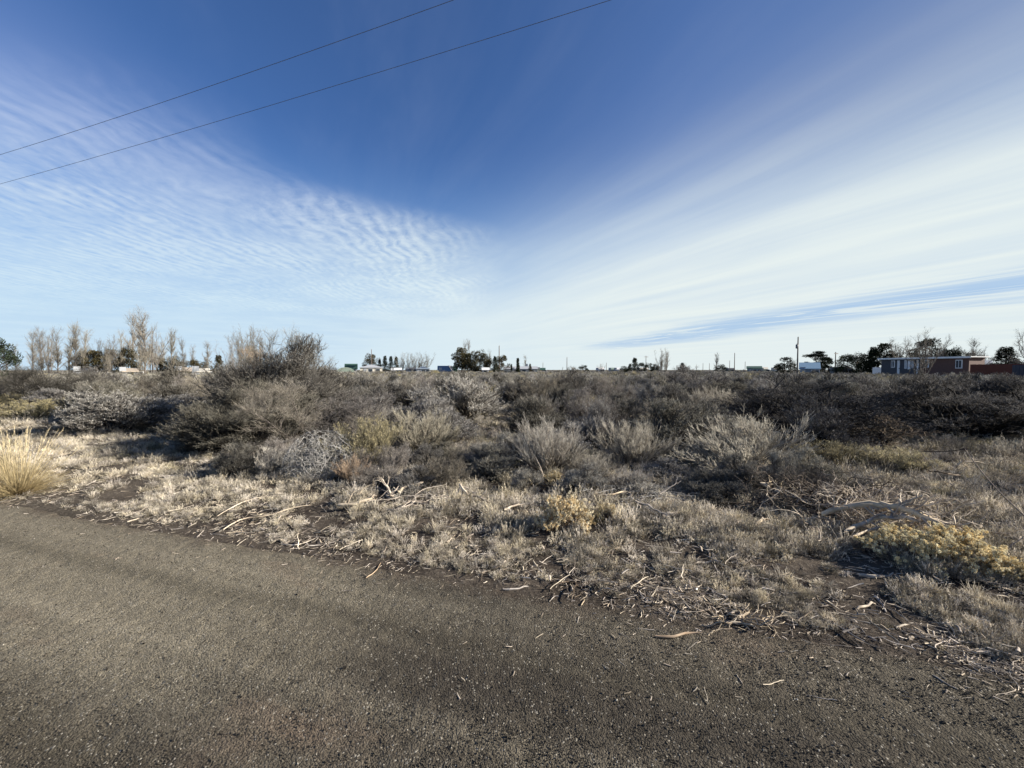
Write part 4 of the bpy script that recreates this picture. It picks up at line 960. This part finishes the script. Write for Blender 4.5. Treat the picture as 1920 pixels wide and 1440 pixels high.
for k, (px, top, w_, lb) in enumerate([(166, 656, .8, 'leftmost round brown juniper'), (186, 655, .8, 'second round brown juniper'), (209, 657, .85, 'third round brown juniper, low and wide'),
                                    (241, 652, .55, 'narrow brown-green juniper at the foot of the tall cottonwoods'), (305, 670, .7, 'small juniper right of the cottonwoods'),
                                    (326, 669, .8, 'wider small juniper right of the cottonwoods'), (359, 675, .9, 'low pointed juniper above the white building'), (384, 677, .9, 'low juniper between white building and spruce')]):
    tree('round', px, top, 88, lb, 'juniper_tree', w_*1.25, 'juniper', None, GJ, k % 3)
tree('round', -14, 632, 40, 'dark juniper cut by the left side of the view', 'juniper_tree', .8, 'spruce', None, None, 4)
tree('spruce', 410, 666, 42, 'small dark young spruce between white building and willow', 'spruce_tree', 1.15, 'juniper', None, None, 2)
# centre
tree('round', 697, 664, 150, 'round brown-green pine behind the grey roof', 'pine_tree', 1.0, 'juniper', None, None, 5)
GC = 'row of conifers right of the grey roof'
for k, (px, top, lb) in enumerate([(712, 674, 'lowest conifer of the row, touching the round pine'), (722, 667, 'tallest conifer of the row behind the grey roof'), (733, 668, 'middle conifer of the row'), (743, 669, 'last conifer of the row before the pale bare trees')]):
    tree('spruce', px, top, 150, lb, 'spruce_tree', 1.05, None, None, GC, k % 3)
GP = 'pale bare trees in the middle distance'
for k, (px, top, lb) in enumerate([(754, 662, 'leftmost pale bare tree of the middle group'), (767, 662, 'pointed bare tree of the middle group'), (777, 666, 'low bare tree in the middle of the middle group'),
                                   (788, 661, 'wide bare tree of the middle group'), (799, 663, 'rightmost bare tree of the middle group')]):
    tree('multi', px, top, 145, lb, 'bare_tree', .95, None, None, GP, k % 3)
GE = 'big conifer group in the middle distance'
tree('pine', 866, 653, 120, 'tall dark conifer at the left of the big group', 'pine_tree', 1.15, 'juniper', None, GE, 1)
tree('pine', 877, 664, 121, 'lower conifer beside the tall dark one', 'pine_tree', 1.2, 'spruce', None, GE, 2)
tree('round', 893, 656, 120, 'rounded olive conifer in the middle of the big group', 'pine_tree', .95, 'juniper', None, GE, 1)
tree('round', 908, 664, 120, 'tan-green conifer right of the rounded olive one', 'pine_tree', .9, 'juniper', None, GE, 2)
tree('spruce', 928, 668, 110, 'dark conifer at the pole in the big group', 'spruce_tree', 1.0, 'spruce', None, GE, 0)
tree('round', 941, 666, 118, 'brown rounded conifer at the right end of the big group', 'pine_tree', .9, 'juniper', None, GE, 0)
tree('poplar', 872, 646, 130, 'left bare poplar top showing behind the big conifer group', 'bare_tree', .8, None, None, GE, 1)
tree('poplar', 881, 646, 130, 'right bare poplar top showing behind the big conifer group', 'bare_tree', .8, None, None, GE, 2)
tree('poplar', 918, 662, 128, 'faint bare poplar behind the right half of the conifer group', 'bare_tree', .8, None, None, GE, 3)
tree('column', 959, 683, 105, 'tiny slim cypress left of the slim dark spruce', 'spruce_tree', 1.1, None, None, None, 1)
tree('column', 971, 672, 100, 'slim dark spruce standing alone before the pale roof', 'spruce_tree', 1.25, None, None, None, 2)
tree('spruce', 994, 682, 105, 'small green spruce before the pale roof', 'spruce_tree', 1.1, 'juniper', None, None, 1)
tree('poplar', 986, 670, 140, 'faint bare tree behind the pale roof', 'bare_tree', .9, None, None, None, 0)
tree('round', 1093, 684, 120, 'small round dark tree right of the thin middle pole', 'pine_tree', 1.3, 'spruce', None, None, 1)
tree('multi', 1127, 682, 150, 'small greyish round tree over a white house', 'bare_tree', 1.4, None, None, None, 1)
tree('round', 1170, 687, 110, 'low dark bush-like tree left of the small spruces', 'pine_tree', 1.6, 'spruce', None, None, 2)
tree('spruce', 1190, 671, 140, 'pointed dark spruce, the tallest of the small ones', 'spruce_tree', 1.5, None, None, None, 0)
tree('spruce', 1181, 682, 140, 'short spruce left of the pointed one', 'spruce_tree', 1.6, None, None, None, 1)
tree('round', 1202, 680, 140, 'round dark tree right of the pointed spruce', 'pine_tree', 1.1, 'spruce', None, None, 0)
tree('round', 1216, 680, 138, 'round dark tree at the thin pole', 'pine_tree', 1.1, 'spruce', None, None, 1)
tree('round', 1227, 683, 135, 'round dark tree at the foot of the forked bare tree', 'pine_tree', 1.2, 'spruce', None, None, 2)
tree('multi', 1238, 656, 105, 'left half of the forked bare tree pair', 'bare_tree', .85, None, None, 'pair of bare trees', 0)
tree('multi', 1248, 657, 105, 'right half of the forked bare tree pair', 'bare_tree', .85, None, None, 'pair of bare trees', 2)
tree('spruce', 1279, 680, 110, 'tiny dark spruce right of the forked bare trees', 'spruce_tree', 1.6, None, None, None, 1)
tree('poplar', 1343, 666, 120, 'lone slim bare poplar', 'bare_tree', 1.0, None, None, None, 1)
tree('round', 1352, 684, 115, 'low dark tree at the foot of the lone slim poplar', 'pine_tree', 1.4, 'spruce', None, None, 2)
tree('poplar', 1484, 674, 110, 'faint bare tree left of the transformer pole', 'bare_tree', 1.2, None, None, None, 2)
tree('poplar', 1490, 678, 120, 'faint lower bare tree at the transformer pole', 'bare_tree', 1.2, None, None, None, 3)
tree('pine', 1471, 671, 60, 'bushy dark conifer left of the transformer pole', 'pine_tree', 1.3, 'spruce', None, None, 3)
tree('flatpine', 1529, 658, 92, 'layered dark pine behind the blue-roofed shed', 'pine_tree', .95, None, None, None, 1)
tree('round', 1546, 669, 94, 'round dark tree on the right of the layered pine', 'pine_tree', .9, 'spruce', None, None, 3)
GR = 'dark pines around the trailer'
for k, (st, px, top, w_, Yd, lb) in enumerate([
    ('round', 1588, 664, 1.0, 88, 'wide round pine at the left end of the dark row'), ('round', 1606, 661, .95, 90, 'second round pine of the dark row'),
    ('round', 1622, 667, .9, 92, 'third lower pine of the dark row'), ('spruce', 1637, 650, 1.3, 86, 'pointed conifer in the dark row'),
    ('pine', 1655, 645, 1.25, 86, 'tallest conifer of the dark row left of the trailer'), ('round', 1680, 664, .8, 90, 'round pine top above the left end of the trailer roof'),
    ('pine', 1737, 638, 1.35, 86, 'large pine behind the middle of the trailer'), ('round', 1722, 664, .9, 84, 'lower pine mass left of the large one behind the trailer'),
    ('round', 1780, 654, .7, 84, 'left round pine behind the brown end of the trailer'), ('round', 1801, 650, .75, 84, 'right round pine behind the brown end of the trailer'),
    ('round', 1768, 668, .8, 88, 'low dark pine between the large one and the pair'),
    ('spruce', 1884, 650, 2.0, 50, 'wide dark fir rising behind the red fence'), ('round', 1905, 674, .9, 47, 'low dark evergreen right of the fir behind the red fence')]):
    tree(st, px, top, Yd, lb, 'spruce_tree' if st == 'spruce' else 'pine_tree', w_, None if k != 11 else 'spruce', None, GR, k % 4)
GT = 'bare trees around the trailer'
for k, (st, px, top, w_, Yd, lb) in enumerate([
    ('spreading', 1687, 634, 1.0, 82, 'spreading bare tree above the left part of the trailer'), ('multi', 1729, 622, .9, 54, 'tall pale bare tree in front of the trailer'),
    ('multi', 1755, 637, .8, 82, 'bare tree right of the large pine'), ('multi', 1764, 642, .8, 84, 'second bare tree right of the large pine'),
    ('poplar', 1818, 644, 1.2, 80, 'slim bare tree over the right end of the trailer'), ('spreading', 1846, 650, 1.1, 78, 'spreading bare tree behind the red fence'),
    ('spreading', 1930, 620, .8, 45, 'bare tree cut by the right side of the view'), ('multi', 1836, 662, 1.4, 76, 'low brown bushy tree behind the red fence')]):
    tree(st, px, top, Yd, lb, 'bare_tree', w_, None, None, GT, k % 4)

# ------------------------------------------------------------------ utility poles
def pole(px, top, Yd, label, arms=0, can=False, r=.14):
    p = at(px, 692, Yd); z0 = gz(p.x, p.y); H = at(px, top, Yd).z-z0; e = empty('utility_pole', (p.x, p.y, z0), .5)
    g = Geo(); P = np.array([[[0, 0, -.2], [0, 0, H*.5], [0, 0, H]]], float); g.tubes(P, np.array([[r, r*.85, r*.65]]), .5, 10); g.obj('shaft', M['pole'], e, True)
    for k in range(arms):
        g = Geo(); g.box((0, -r, H-.45-k*.9), (2.0, .10, .12)); a = g.obj('crossarm', M['pole'], e)
        for x in (-.9, -.3, .3, .9):
            g = Geo(); P = np.array([[[x, -r, H-.39-k*.9], [x, -r, H-.22-k*.9]]]); g.tubes(P, np.array([[.05, .03]]), .5, 6); g.obj('insulator', M['p_cream'], a)
    if not arms:
        g = Geo(); P = np.array([[[0, 0, H], [0, 0, H+.16]]]); g.tubes(P, np.array([[.05, .035]]), .5, 6); g.obj('insulator', M['p_cream'], e)
    if can:
        g = Geo(); P = np.array([[[-.42, 0, H-2.6], [-.42, 0, H-2.5], [-.42, 0, H-1.75], [-.42, 0, H-1.65]]], float); g.tubes(P, np.array([[.18, .25, .25, .12]]), .5, 12); t = g.obj('transformer', M['steel'], e, True)
        g = Geo(); g.box((-.2, 0, H-2.1), (.25, .08, .5)); g.obj('bracket', M['steel'], t)
        for x in (-.5, -.34):
            g = Geo(); P = np.array([[[x, 0, H-1.66], [x, 0, H-1.42]]]); g.tubes(P, np.array([[.04, .025]]), .5, 6); g.obj('bushing', M['p_cream'], t)
    tag(e, label, 'utility pole', 'utility poles on the skyline')
pole(1495, 632, 92, 'tallest utility pole, carrying a transformer', 0, True, .17)
pole(697, 655, 140, 'pole in front of the round pine by the grey roof')
pole(936, 648, 118, 'pole standing in the big conifer group', 0, False, .16)
pole(1063, 670, 150, 'thin pole rising alone above the dark greenish shrub')
pole(1211, 667, 150, 'pole with crossarm between the small spruces', 1, False, .13)
pole(1377, 662, 140, 'pole left of the long green building')
pole(1368, 676, 200, 'short faint pole left of its taller neighbour')
pole(1397, 678, 210, 'short faint pole above the long green building')
pole(1318, 681, 230, 'left tiny faint pole on the open skyline')
pole(1330, 681, 235, 'right tiny faint pole on the open skyline')
pole(1566, 660, 110, 'pole with crossarm left of the dark pine row', 1, False, .15)
pole(1018, 680, 200, 'tiny pole right of the pale roof')
pole(1137, 680, 220, 'tiny pole right of the white house')

# ------------------------------------------------------------------ far buildings
def house(x0, x1, ytop, Yd, label, wall, roof, name='house', depth=7, rise=None, eave=None, rz=0., wins=2, door=True, hip=False, arch=False, cat='house'):
    """gabled building whose ridge runs across the view, x0..x1 in the photo"""
    a = at(x0, 692, Yd); b = at(x1, 692, Yd); cx = (a.x+b.x)/2; az = math.atan2(cx, Yd); L = abs(b.x-a.x)*math.cos(az); rz = rz-az*.96; z0 = gz(cx, Yd); H = at((x0+x1)/2, ytop, Yd).z-z0
    rise = H*.32 if rise is None else rise; hw = H-rise
    e = empty(name, (cx+depth/2*math.sin(az), Yd+depth/2*math.cos(az), z0), rz); g = Geo()
    l, d = L/2-.25, depth/2-.25
    if arch:
        K = 13; th = np.linspace(0, np.pi, K); V = []
        for yy_ in (-d, d): V += [[math.cos(t)*(L/2), yy_, max(0, math.sin(t))*H] for t in th]
        Qs = [[i, i+1, K+i+1, K+i] for i in range(K-1)]; g.addq(V, Qs, .5)
        for o_, in ((0,), (K,)):
            for i in range(K//2): 
                if i < K-2-i: g.q.append(np.array([[o_+i, o_+i+1, o_+K-2-i, o_+K-1-i]]))
        g.obj('cover', M[wall], e)
    else:
        V = [[-l, -d, 0], [l, -d, 0], [l, d, 0], [-l, d, 0], [-l, -d, hw], [l, -d, hw], [l, d, hw], [-l, d, hw]]
        g.addq(V, [[0, 1, 5, 4], [1, 2, 6, 5], [2, 3, 7, 6], [3, 0, 4, 7]], .5)
        if not hip:
            for sx in (-1, 1): g.addq([[sx*l, -d, hw], [sx*l, 0, hw+rise*(1-.02)], [sx*l, d, hw], [sx*l, 0, hw]], [[0, 1, 2, 3]], .5)
        g.obj('wall', M[wall], e)
        L2, D2 = L/2, depth/2; rl = L2 if not hip else max(.1, L2-depth*.45); g = Geo(); th = .14; k = hw-.05
        V = [[-L2, -D2, k], [L2, -D2, k], [rl, 0, H], [-rl, 0, H], [-L2, D2, k], [L2, D2, k]]; V += [[x, y, z+th] for x, y, z in V]
        g.addq(V, [[6, 7, 8, 9], [9, 8, 11, 10], [3, 2, 1, 0], [4, 5, 2, 3], [0, 1, 7, 6], [5, 4, 10, 11], [1, 2, 8, 7], [2, 5, 11, 8], [3, 0, 6, 9], [4, 3, 9, 10]], .5)
        r_ = g.obj('roof', M[roof], e)
        if wins > 1 and L > 9:
            g = Geo(); g.box((L*.18, .6, H+.35), (.6, .6, 1.0)); g.obj('chimney', M['p_grey'], r_)
        for w_ in range(wins):
            xw = -l+(w_+1)*(2*l)/(wins+1)+(.9 if door else 0); g = Geo(); g.box((xw, -d-.02, hw*.58), (1.3, .08, 1.1)); f = g.obj('window', M['p_white'], e)
            g = Geo(); g.box((xw, -d-.05, hw*.58), (1.1, .08, .9)); g.obj('pane', M['p_glass'], f)
        if door:
            g = Geo(); g.box((-l*.35-.6, -d-.03, 1.0), (.9, .08, 2.0)); f = g.obj('door', M['p_grey'], e)
            g = Geo(); g.box((-l*.35-.3, -d-.09, 1.0), (.06, .06, .14)); g.obj('handle', M['steel'], f)
    tag(e, label, cat, 'buildings on the skyline'); return e
house(332, 368, 690, 70, 'low tan-roofed pale house left of the young spruce', 'p_cream', 'p_tanwall', depth=9)
house(366, 394, 692, 66, 'low flat shed right of the tan-roofed pale house', 'p_cream', 'p_cream', 'shed', depth=5, wins=1, cat='shed')
house(142, 178, 691.5, 75, 'low grey house under the brown junipers', 'p_grey', 'p_darkroof', depth=8)
house(228, 262, 691.5, 75, 'low pale house at the foot of the tall cottonwoods', 'p_tanwall', 'p_tanwall', depth=8)
house(646, 671, 682.5, 150, 'dark green roofed barn', 'p_white', 'p_green', 'barn', depth=6, rise=1.9, wins=1, cat='barn')
house(628, 668, 688.5, 120, 'pale arched greenhouse before the dark green roofed barn', 'p_sage', 'p_white', 'greenhouse', depth=8, arch=True, cat='greenhouse')
house(674, 719, 684, 125, 'house with a broad light grey roof behind a pole', 'p_cream', 'p_grey', depth=9, hip=True)
house(733, 754, 690.5, 130, 'small white house with pale roof under the conifer row', 'p_white', 'p_white', depth=7)
house(760, 781, 689.5, 130, 'white house with dark roof under the pale bare trees', 'p_white', 'p_darkroof', depth=7)
house(779, 807, 687.5, 128, 'white house with grey roof right of the dark-roofed one', 'p_white', 'p_slate', depth=8, hip=True)
house(820, 848, 686.5, 118, 'blue-grey gabled shed left of the big conifer group', 'p_slate', 'p_slate', 'shed', depth=7, cat='shed', rise=1.5)
house(847, 859, 687.5, 125, 'small dark green shed touching the big conifer group', 'p_green', 'p_green', 'shed', depth=4, wins=0, cat='shed')
house(903, 918, 690, 112, 'small white shed inside the big conifer group', 'p_white', 'p_white', 'shed', depth=4, wins=1, door=False, cat='shed')
house(944, 1009, 687.5, 116, 'long house with pale grey roof behind the slim spruce', 'p_cream', 'p_grey', depth=9, wins=3)
house(1008, 1023, 690.5, 118, 'small green-roofed shed at the end of the long pale house', 'p_cream', 'p_green', 'shed', depth=5, wins=1, cat='shed')
house(1117, 1133, 689.5, 150, 'small white house under the greyish round tree', 'p_white', 'p_white', depth=6, wins=1)
house(1141, 1156, 690, 150, 'green-grey shed left of the tiny white one', 'p_sage', 'p_sage', 'shed', depth=6, wins=1, cat='shed')
house(1154, 1162, 690, 145, 'tiny white shed on the skyline', 'p_white', 'p_white', 'shed', depth=4, wins=0, cat='shed')
house(1192, 1216, 690, 150, 'pale low house behind the small spruces', 'p_cream', 'p_cream', depth=6, wins=1)
house(1360, 1378, 690.5, 160, 'low dark shed at the foot of a pole', 'p_sage', 'p_darkroof', 'shed', depth=6, wins=1, cat='shed')
house(1399, 1429, 687, 150, 'long low green building on the skyline', 'p_sage', 'p_green', 'barn', depth=8, wins=2, cat='barn')
house(1428, 1440, 689, 155, 'small cream house right of the long green building', 'p_cream', 'p_cream', depth=6, wins=1)
house(1446, 1462, 689.5, 150, 'pale low house left of the bushy dark conifer', 'p_white', 'p_cream', depth=6, wins=1)
house(1497, 1538, 680.5, 80, 'shed with a bright blue metal roof', 'p_slate', 'p_bluemetal', 'shed', depth=6, rise=1.2, wins=1, cat='shed')
house(1551, 1597, 689, 90, 'long low dark shed right of the blue-roofed one', 'p_bluegrey', 'p_darkroof', 'shed', depth=5, wins=1, cat='shed')
house(1826, 1860, 676, 84, 'grey-roofed house between the trailer and the fir', 'p_grey', 'p_grey', depth=8, wins=1)

# the brown and blue-grey trailer home
def trailer():
    A = at(1652, 692, 71); B = at(1817, 692, 60); A.z = B.z = 0
    d = (B-A); L = d.length; rz = math.atan2(d.y, d.x); z0 = gz(B.x, B.y)-.1
    e = empty('trailer_home', (A.x, A.y, z0), rz)           # local x runs along the front, local -y faces the viewer
    Ht = 3.40; D = 3.4
    def bx(nm, x0, x1, y0, y1, za, zb, m, par=e):
        g = Geo(); g.box(((x0+x1)/2, (y0+y1)/2, (za+zb)/2), (x1-x0, y1-y0, zb-za)); return g.obj(nm, M[m], par)
    sp = L*.50
    bx('blue_grey_wall', 0, sp, 0, D, .4, Ht, 'p_bluegrey')['label'] = 'blue-grey half with windows'
    bx('brown_wall', sp+.003, L, -.05, D+.05, .4, Ht, 'p_brown')['label'] = 'brown half'
    bx('skirting', .1, L-.1, .08, D-.1, 0, .397, 'p_darkroof')
    bx('roof', -.35, L+.35, -.4, D+.4, Ht+.003, Ht+.13, 'p_white')
    bx('fascia', -.36, L+.36, -.43, -.40, Ht-.12, Ht+.15, 'p_bone')
    def win(x0, x1, za, zb, yf=-.02, panes=2, brown=False):
        f = bx('window', x0, x1, yf-.06, yf+.03, za, zb, 'p_white'); w_ = (x1-x0-.12)/panes
        for k in range(panes): bx('pane', x0+.08+k*w_, x0+.08+k*w_+w_-.08, yf-.09, yf-.04, za+.12, zb-.12, 'p_glass', f)
    # positions along the front from the photo columns
    def fx(px):
        r_ = ray(px, 692); # intersect with the front line
        ax, ay, bx_, by = A.x, A.y, d.x, d.y; den = r_[0]*by-r_[1]*bx_
        t = (r_[1]*ax-r_[0]*ay)/den; return t*L
    win(fx(1671), fx(1678), 1.9, 3.1)
    dr = bx('door', fx(1682.5), fx(1687), -.07, .0, .75, 3.1, 'p_white'); bx('handle', fx(1686), fx(1686)+.12, -.13, -.07, 1.7, 1.85, 'steel', dr)
    win(fx(1696), fx(1700), 1.7, 3.1); bx('shutter', fx(1702), fx(1707), -.06, 0, 1.6, 3.1, 'p_white'); win(fx(1709), fx(1713), 1.8, 3.05)
    dr = bx('door', fx(1719), fx(1722.5), -.07, 0, .75, 3.1, 'p_white'); bx('handle', fx(1722), fx(1722)+.1, -.13, -.07, 1.7, 1.85, 'steel', dr)
    win(fx(1732), fx(1742), 1.9, 3.1, -.07)
    win(fx(1792), fx(1805), 1.75, 3.05, -.07)
    for x in np.arange(sp+.6, L, .6): pass
    tag(e, 'long flat-roofed trailer home, blue-grey on the left and brown on the right', 'trailer home')
trailer()
def board_fence(x0, x1, ytop, Y0, Y1, label, mat, name='board_fence', step=.16):
    A = at(x0, 692, Y0); B = at(x1, 692, Y1); A.z = B.z = 0; d = B-A; L = d.length; z0 = gz(A.x, A.y); H = at(x0, ytop, Y0).z-z0
    e = empty(name, (A.x, A.y, z0), math.atan2(d.y, d.x)); g = Geo(); rg = random.Random(5)
    for k in range(int(L/step)):
        g.box((k*step+step/2, 0, H/2+rg.uniform(-.02, .02)), (step*.93, .025, H), .5)
    g.obj('boards', M[mat], e); g = Geo(); g.box((L/2, .04, H*.25), (L, .05, .09)); g.obj('rail', M[mat], e); g = Geo(); g.box((L/2, .04, H*.8), (L, .05, .09)); g.obj('rail', M[mat], e)
    for k in range(int(L/2.4)+1):
        g = Geo(); g.box((k*2.4, .11, H/2), (.09, .09, H)); g.obj('post', M[mat], e)
    tag(e, label, 'fence')
board_fence(1819, 1935, 683.5, 50, 42, 'dark red wooden board fence right of the trailer home', 'p_redwood')
board_fence(1898, 1945, 684.5, 40, 36, 'blue tarp-covered panel fence at the far right', 'p_tarp', 'panel_fence', .8)
board_fence(1636, 1653, 689, 78, 76, 'short white fence left of the trailer home', 'p_white', 'picket_fence', .2)
print('shrubs', len(SHRUBS), 'objects', len(bpy.data.objects))
